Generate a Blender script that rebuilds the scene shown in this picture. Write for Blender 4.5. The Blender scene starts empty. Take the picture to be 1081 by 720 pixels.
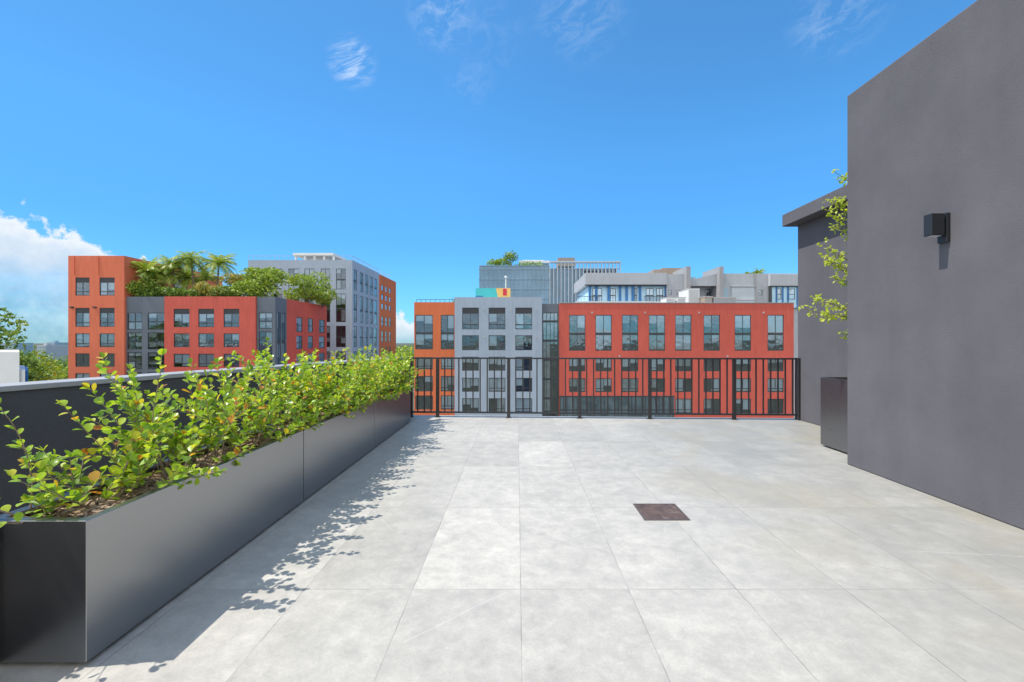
import bpy, math, random
from mathutils import Vector, Matrix, noise as mnoise

SC = bpy.context.scene
COL = SC.collection
R = math.radians
CH = 1.38            # eye height above the terrace floor
F = 465.0            # focal length in photo pixels
rng = random.Random(7)

# ------------------------------------------------------------------ camera
cd = bpy.data.cameras.new('camera'); cam = bpy.data.objects.new('camera', cd); COL.objects.link(cam)
cd.sensor_width = 36.0; cd.lens = F / 1081 * 36; cd.shift_x = -5.5 / 1081
cd.clip_start = 0.05; cd.clip_end = 20000
cam.location = (0, 0, CH); cam.rotation_euler = (R(90), 0, 0)
SC.camera = cam

# ------------------------------------------------------------------ light and exposure
SUN_FROM = Vector((-0.335, -0.045, 0.62)).normalized()
SUN_EL = math.asin(SUN_FROM.z); SUN_ROT = math.atan2(SUN_FROM.x, SUN_FROM.y)
sd = bpy.data.lights.new('sun', 'SUN'); sd.energy = 3.1; sd.angle = R(0.5); sd.color = (1.0, 0.93, 0.83)
sun = bpy.data.objects.new('sun', sd); COL.objects.link(sun)
sun.rotation_euler = (-SUN_FROM).to_track_quat('-Z', 'Y').to_euler(); sun.location = (-20, -5, 40)
SC.view_settings.view_transform = 'Standard'; SC.view_settings.look = 'None'
SC.view_settings.exposure = 0.70; SC.view_settings.gamma = 1.0
SC.view_settings.use_curve_mapping = False
SC.cycles.max_bounces = 8; SC.cycles.transparent_max_bounces = 12


class NT:
    """small wrapper for writing node trees"""
    def __init__(s, tree):
        s.t = tree; s.n = tree.nodes; s.l = tree.links
    def new(s, typ, **kw):
        nd = s.n.new(typ)
        for k, v in kw.items(): setattr(nd, k, v)
        return nd
    def put(s, sock, v):
        if isinstance(v, bpy.types.NodeSocket): s.l.new(v, sock)
        elif v is not None: sock.default_value = v
    def m(s, op, a, b=None, c=None, clamp=False):
        nd = s.new('ShaderNodeMath', operation=op, use_clamp=clamp)
        for i, v in enumerate((a, b, c)): s.put(nd.inputs[i], v)
        return nd.outputs[0]
    def v(s, op, a, b=None):
        nd = s.new('ShaderNodeVectorMath', operation=op)
        s.put(nd.inputs[0], a)
        if b is not None: s.put(nd.inputs[1], b)
        return nd.outputs['Value'] if op in ('DOT_PRODUCT', 'LENGTH', 'DISTANCE') else nd.outputs[0]
    def xyz(s, x, y, z):
        nd = s.new('ShaderNodeCombineXYZ')
        for i, v in enumerate((x, y, z)): s.put(nd.inputs[i], v)
        return nd.outputs[0]
    def sep(s, v):
        nd = s.new('ShaderNodeSeparateXYZ'); s.put(nd.inputs[0], v); return nd.outputs
    def noise(s, vec, scale, detail=4, rough=0.55, dist=0.0):
        nd = s.new('ShaderNodeTexNoise'); s.put(nd.inputs['Vector'], vec)
        nd.inputs['Scale'].default_value = scale; nd.inputs['Detail'].default_value = detail
        nd.inputs['Roughness'].default_value = rough; nd.inputs['Distortion'].default_value = dist
        return nd.outputs[0]
    def ramp(s, fac, stops, interp='LINEAR'):
        nd = s.new('ShaderNodeValToRGB'); s.put(nd.inputs[0], fac)
        cr = nd.color_ramp; cr.interpolation = interp
        while len(cr.elements) < len(stops): cr.elements.new(0.5)
        for e, (p, c) in zip(cr.elements, stops):
            e.position = p; e.color = (c[0], c[1], c[2], 1) if len(c) == 3 else c
        return nd.outputs[0]
    def rng(s, v, a, b, c=0.0, d=1.0, smooth=False):
        nd = s.new('ShaderNodeMapRange'); nd.clamp = True
        if smooth: nd.interpolation_type = 'SMOOTHSTEP'
        s.put(nd.inputs[0], v)
        for i, q in enumerate((a, b, c, d)): s.put(nd.inputs[1 + i], q)
        return nd.outputs[0]
    def mix(s, fac, a, b, blend='MIX'):
        nd = s.new('ShaderNodeMix', data_type='RGBA', blend_type=blend)
        s.put(nd.inputs[0], fac)
        for i, q in ((6, a), (7, b)):
            if isinstance(q, (tuple, list)): q = (q[0], q[1], q[2], 1)
            s.put(nd.inputs[i], q)
        return nd.outputs[2]


# ------------------------------------------------------------------ sky
W = bpy.data.worlds.new('World'); SC.world = W; W.use_nodes = True
w = NT(W.node_tree); w.n.clear()
out = w.new('ShaderNodeOutputWorld'); bg = w.new('ShaderNodeBackground')
sky = w.new('ShaderNodeTexSky', sky_type='NISHITA', sun_disc=False)
sky.sun_elevation = SUN_EL; sky.sun_rotation = SUN_ROT
sky.air_density = 1.0; sky.dust_density = 0.35; sky.ozone_density = 2.2; sky.altitude = 20
bg.inputs[1].default_value = 0.15
d = w.new('ShaderNodeTexCoord').outputs['Generated']
dx, dy, dz = w.sep(d)[0:3]
az = w.m('ARCTAN2', dx, dy); el = w.m('ARCSINE', dz)
# heaped cloud bank low over the horizon, tallest in the west
bank_h = w.rng(az, R(-50), R(-38), R(12.9), R(5.2))
bank_h = w.m('SUBTRACT', bank_h, w.rng(az, R(-38), R(-12), 0.0, R(1.6)))
bank_h = w.m('SUBTRACT', bank_h, w.rng(az, R(-11), R(10), 0.0, R(3.2)))
n1 = w.noise(d, 9.0, 7, 0.58)
n2 = w.noise(d, 34.0, 6, 0.6)
lump = w.m('ADD', w.m('MULTIPLY', w.m('SUBTRACT', n1, 0.5), 0.24), w.m('MULTIPLY', w.m('SUBTRACT', n2, 0.5), 0.085))
edge = w.m('ADD', w.m('SUBTRACT', bank_h, el), lump)
bank = w.rng(edge, -0.004, 0.012, 0, 1, True)
# soft thinning under the crest and long grey streaks
thin = w.noise(w.xyz(w.m('MULTIPLY', az, 5.0), w.m('MULTIPLY', el, 26.0), 3.7), 1.6, 5, 0.6)
depth = w.rng(edge, 0.012, 0.12, 0, 1)
dens = w.m('MULTIPLY', bank, w.m('SUBTRACT', 1.0, w.m('MULTIPLY', depth, w.rng(thin, 0.3, 0.7, 0.25, 0.62))))
dens = w.m('MULTIPLY', dens, w.rng(el, R(-0.5), R(1.0), 0.5, 1.0))
wh = w.mix(w.m('MULTIPLY', depth, w.rng(n2, 0.35, 0.7, 1.0, 0.35)), (3.6, 3.85, 4.1), (1.15, 1.9, 2.7))
# high wisps
def wisp(px, py, rad, sx, sy, rot, amt, seed):
    c = Vector((px - 546, F, 360 - py)).normalized()
    g = w.rng(w.v('DISTANCE', d, tuple(c)), rad, rad * 0.25, 0, 1, True)
    cr, sr = math.cos(rot), math.sin(rot)
    u = w.m('ADD', w.m('MULTIPLY', az, cr), w.m('MULTIPLY', el, sr))
    v = w.m('SUBTRACT', w.m('MULTIPLY', el, cr), w.m('MULTIPLY', az, sr))
    nn = w.noise(w.xyz(w.m('MULTIPLY', u, sx), w.m('MULTIPLY', v, sy), seed), 1.0, 7, 0.66, 0.6)
    return w.m('MULTIPLY', w.m('MULTIPLY', g, w.rng(nn, 0.44, 0.78, 0, 1)), amt)
ws = None
for a in ((372, 66, .052, 14, 75, .42, 1.9, 1.3), (466, 14, .075, 30, 40, .2, 1.0, 5.1), (520, 38, .08, 22, 30, .3, .28, 8.8),
          (612, 6, .11, 14, 40, .35, .62, 4.4), (885, 10, .085, 18, 44, .25, .72, 9.2), (496, 88, .06, 26, 44, .5, .3, 2.2)):
    q = wisp(*a); ws = q if ws is None else w.m('ADD', ws, q)
# clear tropical air: the blue stays deep right down to the skyline
tint = w.ramp(w.rng(el, 0.0, R(60), 0, 1), ((0.0, (0.23, 0.54, 0.80)), (0.2, (0.245, 0.60, 0.87)), (0.36, (0.315, 0.74, 0.97)), (0.6, (0.35, 0.745, 0.94)), (1.0, (0.43, 0.80, 0.96))))
west = w.rng(az, R(-62), R(-8), 0.76, 1.0)
skyc = w.mix(1.0, w.mix(1.0, sky.outputs[0], w.xyz(west, west, west), 'MULTIPLY'), tint, 'MULTIPLY')
# bright clouds added unseen behind the camera, filling shade and facades
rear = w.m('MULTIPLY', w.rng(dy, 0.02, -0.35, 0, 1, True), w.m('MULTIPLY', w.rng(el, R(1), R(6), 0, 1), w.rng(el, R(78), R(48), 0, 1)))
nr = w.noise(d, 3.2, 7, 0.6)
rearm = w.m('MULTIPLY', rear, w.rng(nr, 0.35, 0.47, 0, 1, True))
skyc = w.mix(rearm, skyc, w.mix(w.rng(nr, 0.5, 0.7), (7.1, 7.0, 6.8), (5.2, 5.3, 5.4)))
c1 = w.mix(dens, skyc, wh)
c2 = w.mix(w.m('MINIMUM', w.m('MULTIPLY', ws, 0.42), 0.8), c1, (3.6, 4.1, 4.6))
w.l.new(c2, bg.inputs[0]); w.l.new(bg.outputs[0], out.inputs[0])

# ------------------------------------------------------------------ materials
MATS = {}
def material(name, color, rough=0.6, var=0.12, scale=3.0, bump=0.0, bscale=60.0, metallic=0.0, spec=0.5, streak=0.0, coat=0.0, dirt=None, ior=1.5):
    m = bpy.data.materials.new(name); m.use_nodes = True
    t = NT(m.node_tree); p = t.n['Principled BSDF']
    pos = t.new('ShaderNodeNewGeometry').outputs['Position']
    f = t.noise(pos, scale, 5, 0.6)
    lo = tuple(c * (1 - var) for c in color); hi = tuple(min(1, c * (1 + var)) for c in color)
    col = t.ramp(f, ((0.3, lo), (0.7, hi)))
    if streak:
        x, y, z = t.sep(pos)[0:3]
        st = t.noise(t.xyz(x, y, t.m('MULTIPLY', z, 0.12)), 2.6, 6, 0.65)
        k = t.rng(st, 0.3, 0.7, 1 - streak, 1 + streak)
        col = t.mix(1.0, col, t.xyz(k, k, k), 'MULTIPLY')
    if dirt:
        dn = t.rng(t.noise(pos, dirt[0], 7, 0.68, 0.4), 0.52, 0.72, 0, dirt[2])
        col = t.mix(dn, col, dirt[1])
    t.put(p.inputs['Base Color'], col)
    p.inputs['Roughness'].default_value = rough; p.inputs['Metallic'].default_value = metallic
    p.inputs['Specular IOR Level'].default_value = spec
    if coat: p.inputs['Coat Weight'].default_value = coat; p.inputs['Coat Roughness'].default_value = rough * 0.7
    if bump:
        b = t.new('ShaderNodeBump'); b.inputs['Strength'].default_value = bump; b.inputs['Distance'].default_value = 0.01
        t.put(b.inputs['Height'], t.noise(pos, bscale, 4, 0.6)); t.put(p.inputs['Normal'], b.outputs[0])
    p.inputs['IOR'].default_value = ior
    MATS[name] = m
    return m

def glass_mat(name, tint, refl=0.5, wob=0.015, wscale=0.9, f0=0.06):
    """window glass: clear seen straight on, mirror at an angle"""
    m = bpy.data.materials.new(name); m.use_nodes = True
    t = NT(m.node_tree); t.n.clear()
    o = t.new('ShaderNodeOutputMaterial'); mx = t.new('ShaderNodeMixShader')
    tr = t.new('ShaderNodeBsdfTransparent'); gl = t.new('ShaderNodeBsdfGlossy')
    tr.inputs[0].default_value = (*tint, 1); gl.inputs['Roughness'].default_value = 0.02
    gl.inputs[0].default_value = (0.86, 0.93, 1.0, 1)
    pos = t.new('ShaderNodeNewGeometry').outputs['Position']
    b = t.new('ShaderNodeBump'); b.inputs['Strength'].default_value = 0.6; b.inputs['Distance'].default_value = wob
    t.put(b.inputs['Height'], t.noise(pos, wscale, 2, 0.5)); t.put(gl.inputs['Normal'], b.outputs[0])
    lw = t.new('ShaderNodeLayerWeight'); lw.inputs[0].default_value = 0.5
    fac = t.m('ADD', t.m('MULTIPLY', t.m('POWER', lw.outputs['Facing'], 3.5), refl * 2), f0, clamp=True)
    t.l.new(fac, mx.inputs[0]); t.l.new(tr.outputs[0], mx.inputs[1]); t.l.new(gl.outputs[0], mx.inputs[2])
    t.l.new(mx.outputs[0], o.inputs[0]); MATS[name] = m
    return m

def leaf_mat(name, stops, rough=0.35, trans=0.35, spec=0.5):
    """each leaf takes its own colour from the stops"""
    m = bpy.data.materials.new(name); m.use_nodes = True
    t = NT(m.node_tree); p = t.n['Principled BSDF']; o = t.n['Material Output']
    rnd = t.new('ShaderNodeNewGeometry').outputs['Random Per Island']
    col = t.ramp(rnd, stops)
    t.put(p.inputs['Base Color'], col); p.inputs['Roughness'].default_value = rough; p.inputs['Specular IOR Level'].default_value = spec
    tl = t.new('ShaderNodeBsdfTranslucent'); t.put(tl.inputs[0], t.mix(1.0, col, (1.5, 1.45, 0.5), 'MULTIPLY'))
    mx = t.new('ShaderNodeMixShader'); mx.inputs[0].default_value = trans
    t.l.new(p.outputs[0], mx.inputs[1]); t.l.new(tl.outputs[0], mx.inputs[2]); t.l.new(mx.outputs[0], o.inputs[0])
    MATS[name] = m
    return m

material('stucco', (0.130, 0.127, 0.143), 0.92, 0.10, 1.6, 0.38, 110, spec=0.2, streak=0.05, dirt=(2.2, (0.112, 0.111, 0.12), 0.3))
material('parapet_paint', (0.075, 0.078, 0.088), 0.8, 0.1, 2.0, 0.5, 120, spec=0.25)
material('coping', (0.32, 0.33, 0.345), 0.6, 0.08, 3.0)
material('planter_metal', (0.012, 0.012, 0.014), 0.30, 0.12, 1.6, 0.03, 9, ior=4.0)
material('tall_planter_metal', (0.03, 0.03, 0.033), 0.30, 0.12, 1.6, 0.03, 9, ior=2.7)
material('planter_edge', (0.05, 0.05, 0.055), 0.35, 0.1, 4.0)
material('rail_metal', (0.030, 0.030, 0.034), 0.45, 0.1, 4.0)
material('lamp_metal', (0.022, 0.024, 0.028), 0.4, 0.08, 6.0)
material('mulch', (0.15, 0.095, 0.06), 0.95, 0.5, 30, 0.8, 60)
material('chip', (0.30, 0.215, 0.15), 0.9, 0.4, 40)
material('bark', (0.20, 0.15, 0.11), 0.85, 0.3, 30)
material('twig', (0.27, 0.20, 0.14), 0.8, 0.3, 30)
material('rust_plate', (0.105, 0.068, 0.055), 0.6, 0.35, 14, 0.4, 60, dirt=(9, (0.26, 0.19, 0.16), 0.75))
material('rust_frame', (0.10, 0.085, 0.08), 0.55, 0.2, 20)
material('red_paint', (0.60, 0.122, 0.092), 0.85, 0.09, 0.12, 0.2, 4, spec=0.2, streak=0.09, dirt=(0.5, (0.50, 0.11, 0.085), 0.5))
material('orange_paint', (0.66, 0.175, 0.075), 0.85, 0.08, 0.12, 0.2, 4, spec=0.2, streak=0.08)
material('coral_paint', (0.70, 0.185, 0.105), 0.85, 0.08, 0.12, 0.2, 4, spec=0.2, streak=0.09)
material('pale_paint', (0.37, 0.44, 0.54), 0.85, 0.08, 0.12, 0.2, 4, spec=0.2, streak=0.08)
material('slate_panel', (0.13, 0.155, 0.19), 0.6, 0.08, 0.4)
material('frame_metal', (0.045, 0.05, 0.058), 0.5, 0.1, 2.0)
material('blind', (0.50, 0.54, 0.58), 0.8, 0.12, 0.35)
material('curtain', (0.33, 0.34, 0.34), 0.9, 0.25, 1.2)
material('interior', (0.085, 0.085, 0.088), 0.95, 0.6, 0.5)
material('roof_gravel', (0.36, 0.36, 0.35), 0.95, 0.15, 1.0)
material('white_paint', (0.72, 0.73, 0.74), 0.7, 0.05, 0.5)
material('grey_wall', (0.43, 0.46, 0.50), 0.85, 0.06, 0.3, streak=0.06)
material('mid_grey_wall', (0.34, 0.35, 0.37), 0.85, 0.06, 0.3, streak=0.06)
material('pale_blue', (0.50, 0.76, 0.92), 0.6, 0.06, 0.4)
material('deep_blue', (0.035, 0.19, 0.46), 0.5, 0.1, 0.4)
material('unit_metal', (0.45, 0.45, 0.44), 0.6, 0.12, 1.5)
material('brown_metal', (0.34, 0.27, 0.22), 0.8, 0.15, 1.5)
material('shop_glass', (0.12, 0.17, 0.20), 0.12, 0.5, 0.35, spec=0.7)
material('curtain_glass', (0.19, 0.34, 0.47), 0.12, 0.22, 0.10, spec=0.8)
material('mullion_metal', (0.22, 0.33, 0.42), 0.5, 0.06, 0.5)
material('fin_metal', (0.52, 0.58, 0.64), 0.5, 0.06, 0.5)
material('ground', (0.075, 0.085, 0.06), 0.95, 0.35, 0.03)
material('asphalt', (0.055, 0.055, 0.058), 0.9, 0.2, 0.5)
material('building_side', (0.30, 0.30, 0.32), 0.85, 0.08, 0.4)
material('turquoise', (0.06, 0.52, 0.55), 0.6, 0.05, 0.5)
material('sign_yellow', (0.80, 0.52, 0.16), 0.6, 0.05, 0.5)
material('sign_red', (0.60, 0.03, 0.06), 0.6, 0.05, 0.5)
material('sign_blue', (0.02, 0.20, 0.42), 0.6, 0.05, 0.5)
material('far_glass', (0.30, 0.42, 0.52), 0.2, 0.2, 0.05)
glass_mat('window_glass', (0.90, 0.94, 0.96), 0.42, 0.03, 0.8, 0.15)
glass_mat('clear_glass', (0.85, 0.92, 0.93), 0.3, 0.0, 1.0, 0.03)
leaf_mat('shrub_leaf', ((0.0, (0.12, 0.24, 0.04)), (0.25, (0.24, 0.40, 0.045)), (0.6, (0.38, 0.53, 0.055)), (0.86, (0.50, 0.58, 0.075)),
                        (0.94, (0.68, 0.55, 0.07)), (0.975, (0.60, 0.25, 0.04)), (1.0, (0.34, 0.12, 0.04))), 0.28, 0.42, 0.5)
leaf_mat('tree_leaf', ((0.0, (0.34, 0.46, 0.06)), (0.5, (0.48, 0.58, 0.08)), (1.0, (0.62, 0.66, 0.14))), 0.4, 0.45)
leaf_mat('palm_leaf', ((0.0, (0.14, 0.25, 0.045)), (0.5, (0.29, 0.42, 0.065)), (0.85, (0.50, 0.52, 0.11)), (1.0, (0.45, 0.36, 0.14))), 0.4, 0.3)
leaf_mat('crown_leaf', ((0.0, (0.06, 0.13, 0.03)), (0.5, (0.16, 0.27, 0.045)), (1.0, (0.32, 0.42, 0.075))), 0.5, 0.25)
leaf_mat('light_crown_leaf', ((0.0, (0.12, 0.21, 0.035)), (0.5, (0.25, 0.37, 0.05)), (1.0, (0.42, 0.48, 0.08))), 0.5, 0.3)
leaf_mat('yellow_crown_leaf', ((0.0, (0.20, 0.21, 0.05)), (0.5, (0.34, 0.31, 0.07)), (1.0, (0.45, 0.36, 0.10))), 0.5, 0.3)

# the concrete-look floor tiles, 0.6 x 1.2 m
def floor_material():
    m = bpy.data.materials.new('floor_tile'); m.use_nodes = True
    t = NT(m.node_tree); p = t.n['Principled BSDF']
    pos = t.new('ShaderNodeNewGeometry').outputs['Position']
    x, y, z = t.sep(pos)[0:3]
    u = t.m('DIVIDE', t.m('SUBTRACT', x, 0.02), 0.6); v = t.m('DIVIDE', t.m('SUBTRACT', y, 0.05), 1.2)
    iu, iv = t.m('FLOOR', u), t.m('FLOOR', v)
    fu, fv = t.m('SUBTRACT', u, iu), t.m('SUBTRACT', v, iv)
    eu = t.m('MULTIPLY', t.m('MINIMUM', fu, t.m('SUBTRACT', 1.0, fu)), 0.6)
    ev = t.m('MULTIPLY', t.m('MINIMUM', fv, t.m('SUBTRACT', 1.0, fv)), 1.2)
    e = t.m('MINIMUM', eu, ev)
    joint = t.rng(e, 0.0010, 0.0030, 1, 0)
    wn = t.new('ShaderNodeTexWhiteNoise', noise_dimensions='2D'); t.put(wn.inputs[0], t.xyz(iu, iv, 0))
    rv, rc = wn.outputs['Value'], wn.outputs['Color']
    off = t.v('MULTIPLY', rc, (37.0, 23.0, 11.0))
    q = t.v('ADD', pos, off)
    cloud = t.noise(q, 1.7, 6, 0.62, 0.5)
    patch = t.noise(q, 8.0, 10, 0.76, 0.2)
    grain = t.noise(q, 110, 4, 0.7)
    val = t.m('ADD', t.m('MULTIPLY', t.m('SUBTRACT', cloud, 0.5), 0.34), t.m('MULTIPLY', t.m('SUBTRACT', patch, 0.5), 0.95))
    val = t.m('ADD', val, t.m('MULTIPLY', t.m('SUBTRACT', grain, 0.5), 0.40))
    val = t.m('ADD', val, t.m('MULTIPLY', t.m('SUBTRACT', rv, 0.5), 0.20))
    val = t.m('ADD', val, 0.5)
    col = t.ramp(val, ((0.15, (0.30, 0.29, 0.268)), (0.5, (0.44, 0.425, 0.388)), (0.85, (0.62, 0.595, 0.54))))
    # beige water stains towards the wall
    st = t.noise(pos, 0.75, 4, 0.6, 0.8)
    wob = t.m('ADD', x, t.m('MULTIPLY', t.m('SUBTRACT', t.noise(pos, 0.9, 3), 0.5), 2.2))
    grey_right = t.m('MULTIPLY', t.rng(wob, 0.4, 3.0, 0.0, 0.8), t.rng(t.noise(pos, 2.3, 6, 0.65), 0.3, 0.62, 0.45, 1.0))  # tone turns patchily greyer towards the right
    col = t.mix(grey_right, col, (0.275, 0.277, 0.262))
    stm = t.m('MULTIPLY', t.rng(st, 0.50, 0.66, 0, 0.6), t.rng(x, 0.8, 2.2, 0.0, 1.0))
    col = t.mix(stm, col, (0.345, 0.318, 0.245))
    # hairline pale scratches and a fine vein
    def line(x0, y0, x1, y1, wd):
        L = math.hypot(x1 - x0, y1 - y0); ux, uy = (x1 - x0) / L, (y1 - y0) / L
        rx, ry = t.m('SUBTRACT', x, x0), t.m('SUBTRACT', y, y0)
        al = t.m('ADD', t.m('MULTIPLY', rx, ux), t.m('MULTIPLY', ry, uy))
        ac = t.m('SUBTRACT', t.m('MULTIPLY', rx, uy), t.m('MULTIPLY', ry, ux))
        ac = t.m('ADD', ac, t.m('MULTIPLY', t.m('SUBTRACT', t.noise(pos, 3.0, 2), 0.5), 0.03))
        inside = t.m('MULTIPLY', t.m('GREATER_THAN', al, 0.0), t.m('LESS_THAN', al, L))
        return t.m('MULTIPLY', t.rng(t.m('ABSOLUTE', ac), wd * .4, wd, 1, 0), inside)
    sc = t.m('MAXIMUM', line(-0.52, 2.02, -0.06, 2.42, 0.0035), line(2.6, 2.9, 3.4, 2.8, 0.004))
    sc = t.m('MAXIMUM', sc, line(-1.4, 3.9, -0.9, 3.2, 0.003))
    col = t.mix(t.m('MULTIPLY', sc, 0.38), col, (0.62, 0.62, 0.6))
    dk = t.m('MAXIMUM', line(0.28, 3.0, 0.9, 3.4, 0.003), line(2.12, 2.75, 2.32, 2.62, 0.004))
    col = t.mix(t.m('MULTIPLY', dk, 0.5), col, (0.2, 0.19, 0.18))
    # small dark specks
    vo = t.new('ShaderNodeTexVoronoi', feature='F1'); t.put(vo.inputs['Vector'], pos); vo.inputs['Scale'].default_value = 2.8
    vr = t.sep(vo.outputs['Color'])[0]
    sp = t.m('MULTIPLY', t.m('LESS_THAN', vo.outputs['Distance'], t.m('MULTIPLY', vr, 0.022)), t.m('GREATER_THAN', vr, 0.35))
    col = t.mix(t.m('MULTIPLY', sp, 0.75), col, (0.12, 0.10, 0.085))
    jn = t.rng(t.noise(pos, 3.0, 3), 0.35, 0.65, 0.15, 0.8)
    col = t.mix(t.m('MULTIPLY', joint, jn), col, (0.16, 0.155, 0.15))
    t.put(p.inputs['Base Color'], col)
    t.put(p.inputs['Roughness'], t.rng(patch, 0.3, 0.7, 0.46, 0.62))
    p.inputs['Specular IOR Level'].default_value = 0.4
    b = t.new('ShaderNodeBump'); b.inputs['Strength'].default_value = 0.25; b.inputs['Distance'].default_value = 0.004
    t.put(b.inputs['Height'], t.m('SUBTRACT', t.m('MULTIPLY', grain, 0.3), joint)); t.put(p.inputs['Normal'], b.outputs[0])
    MATS['floor_tile'] = m
floor_material()


# ------------------------------------------------------------------ mesh helpers
class MB:
    def __init__(s): s.v = []; s.f = []; s.mi = []
    def quad(s, *pts, mi=0):
        i = len(s.v); s.v += [tuple(p) for p in pts]; s.f.append(tuple(range(i, i + len(pts)))); s.mi.append(mi)
    def hexa(s, p, mi=0):
        i = len(s.v); s.v += [tuple(q) for q in p]
        for f in ((0, 3, 2, 1), (4, 5, 6, 7), (0, 1, 5, 4), (1, 2, 6, 5), (2, 3, 7, 6), (3, 0, 4, 7)):
            s.f.append(tuple(i + k for k in f)); s.mi.append(mi)
    def box(s, x0, x1, y0, y1, z0, z1, mi=0):
        s.hexa([(x0, y0, z0), (x1, y0, z0), (x1, y1, z0), (x0, y1, z0), (x0, y0, z1), (x1, y0, z1), (x1, y1, z1), (x0, y1, z1)], mi)
    def prism(s, poly, z0, z1, mi=0):
        n = len(poly); i = len(s.v)
        s.v += [(x, y, z0) for x, y in poly] + [(x, y, z1) for x, y in poly]
        s.f.append(tuple(i + k for k in reversed(range(n)))); s.f.append(tuple(i + n + k for k in range(n))); s.mi += [mi, mi]
        for k in range(n):
            s.f.append((i + k, i + (k + 1) % n, i + n + (k + 1) % n, i + n + k)); s.mi.append(mi)
    def tube(s, pts, radii, seg=6, mi=0):
        pts = [Vector(p) for p in pts]; i0 = len(s.v)
        for k, p in enumerate(pts):
            t = (pts[min(k + 1, len(pts) - 1)] - pts[max(k - 1, 0)]).normalized()
            a = t.cross(Vector((0, 0, 1)));
            if a.length < 1e-3: a = t.cross(Vector((1, 0, 0)))
            a.normalize(); b = t.cross(a)
            for q in range(seg):
                an = 2 * math.pi * q / seg
                s.v.append(tuple(p + (a * math.cos(an) + b * math.sin(an)) * radii[k]))
        for k in range(len(pts) - 1):
            for q in range(seg):
                s.f.append((i0 + k * seg + q, i0 + k * seg + (q + 1) % seg, i0 + (k + 1) * seg + (q + 1) % seg, i0 + (k + 1) * seg + q)); s.mi.append(mi)
        s.f.append(tuple(i0 + q for q in reversed(range(seg)))); s.mi.append(mi)
        e = i0 + (len(pts) - 1) * seg; s.f.append(tuple(e + q for q in range(seg))); s.mi.append(mi)
    def build(s, name, mat, parent=None, loc=None, bevel=0.0, smooth=False):
        me = bpy.data.meshes.new(name)
        base = Vector(loc) if loc is not None else (parent_world(parent) if parent else Vector((0, 0, 0)))
        me.from_pydata([(Vector(p) - base) for p in s.v], [], s.f)
        for mm in (mat if isinstance(mat, (list, tuple)) else [mat]): me.materials.append(MATS[mm])
        if isinstance(mat, (list, tuple)): me.polygons.foreach_set('material_index', s.mi)
        if smooth: me.polygons.foreach_set('use_smooth', [True] * len(me.polygons))
        o = bpy.data.objects.new(name, me); COL.objects.link(o)
        if parent:
            o.parent = parent; o.location = base - parent_world(parent)
        else: o.location = base
        if bevel:
            b = o.modifiers.new('bevel', 'BEVEL'); b.width = bevel; b.segments = 2; b.limit_method = 'ANGLE'
        return o

def parent_world(o):
    v = Vector((0, 0, 0))
    while o is not None: v += o.location; o = o.parent
    return v
def tag(o, label=None, cat=None, group=None, kind=None):
    if label: o['label'] = label
    if cat: o['category'] = cat
    if group: o['group'] = group
    if kind: o['kind'] = kind
    return o
def thing(name, label, cat, loc, group=None):
    o = bpy.data.objects.new(name, None); o.empty_display_size = 0.2; COL.objects.link(o); o.location = loc
    return tag(o, label, cat, group)
def PX(px, z): return (px - 546) / F * z
def PZ(py, z): return CH + (360 - py) / F * z
GROUND = -24.0

# ------------------------------------------------------------------ ground and the block the terrace belongs to
g = MB(); S = 5000
g.quad((-S, -S, GROUND), (S, -S, GROUND), (S, S, GROUND), (-S, S, GROUND))
tag(g.build('ground', 'ground'), kind='structure')
g = MB(); g.box(-300, 300, 22, 36, GROUND - .2, GROUND + .004); tag(g.build('road', 'asphalt'), kind='structure')
FLOOR = [(-5.75, -5.0), (5.3, -5.0), (5.3, 7.86), (-2.30, 8.22)]
g = MB(); g.prism(FLOOR, -0.14, 0.0); tag(g.build('terrace_floor', 'floor_tile'), kind='structure')
g = MB(); g.prism([(-5.85, -5.1), (5.2, -5.1), (5.2, 7.78), (-2.4, 8.14)], GROUND - .1, -0.142)
tag(g.build('block_below', 'building_side'), kind='structure')

# ------------------------------------------------------------------ parapet on the left
A, B = Vector((-5.25, -4.6)), Vector((-2.06, 8.12))
dv = (B - A).normalized(); nv = Vector((dv.y, -dv.x))          # nv points into the terrace
pr = thing('parapet', 'long charcoal parapet with a pale coping behind the planters', 'wall', (A.x, A.y, 0))
def strip(a, b, off0, off1, z0, z1):
    p = [a + nv * off1, b + nv * off1, b + nv * off0, a + nv * off0]
    m = MB(); m.prism([(q.x, q.y) for q in p][::-1], z0, z1); return m
strip(A, B, -0.22, 0.0, 0.0, 1.045).build('wall', 'parapet_paint', pr)
strip(A - dv * .02, B + dv * .02, -0.25, 0.02, 1.047, 1.085).build('coping', 'coping', pr, bevel=0.006)

# ------------------------------------------------------------------ walls on the right
m = MB(); m.box(3.69, 7.2, -5.0, 4.93, 0.0, 4.12)
tag(m.build('stucco_wall', 'stucco', loc=(3.69, 4.93, 0), bevel=0.012), 'tall charcoal stucco wall carrying the black wall lamp', 'wall')
bk = thing('roof_annex', 'lower grey stucco block with overhanging flat roof beyond the tall wall', 'wall', (4.92, 7.73, 0))
m = MB(); m.box(4.92, 8.0, 4.95, 7.73, 0.0, 3.398); m.build('wall', 'stucco', bk, bevel=0.012)
m = MB(); m.box(4.69, 8.3, 4.95, 7.80, 3.40, 3.61); m.build('roof_slab', 'stucco', bk, bevel=0.01)

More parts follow.
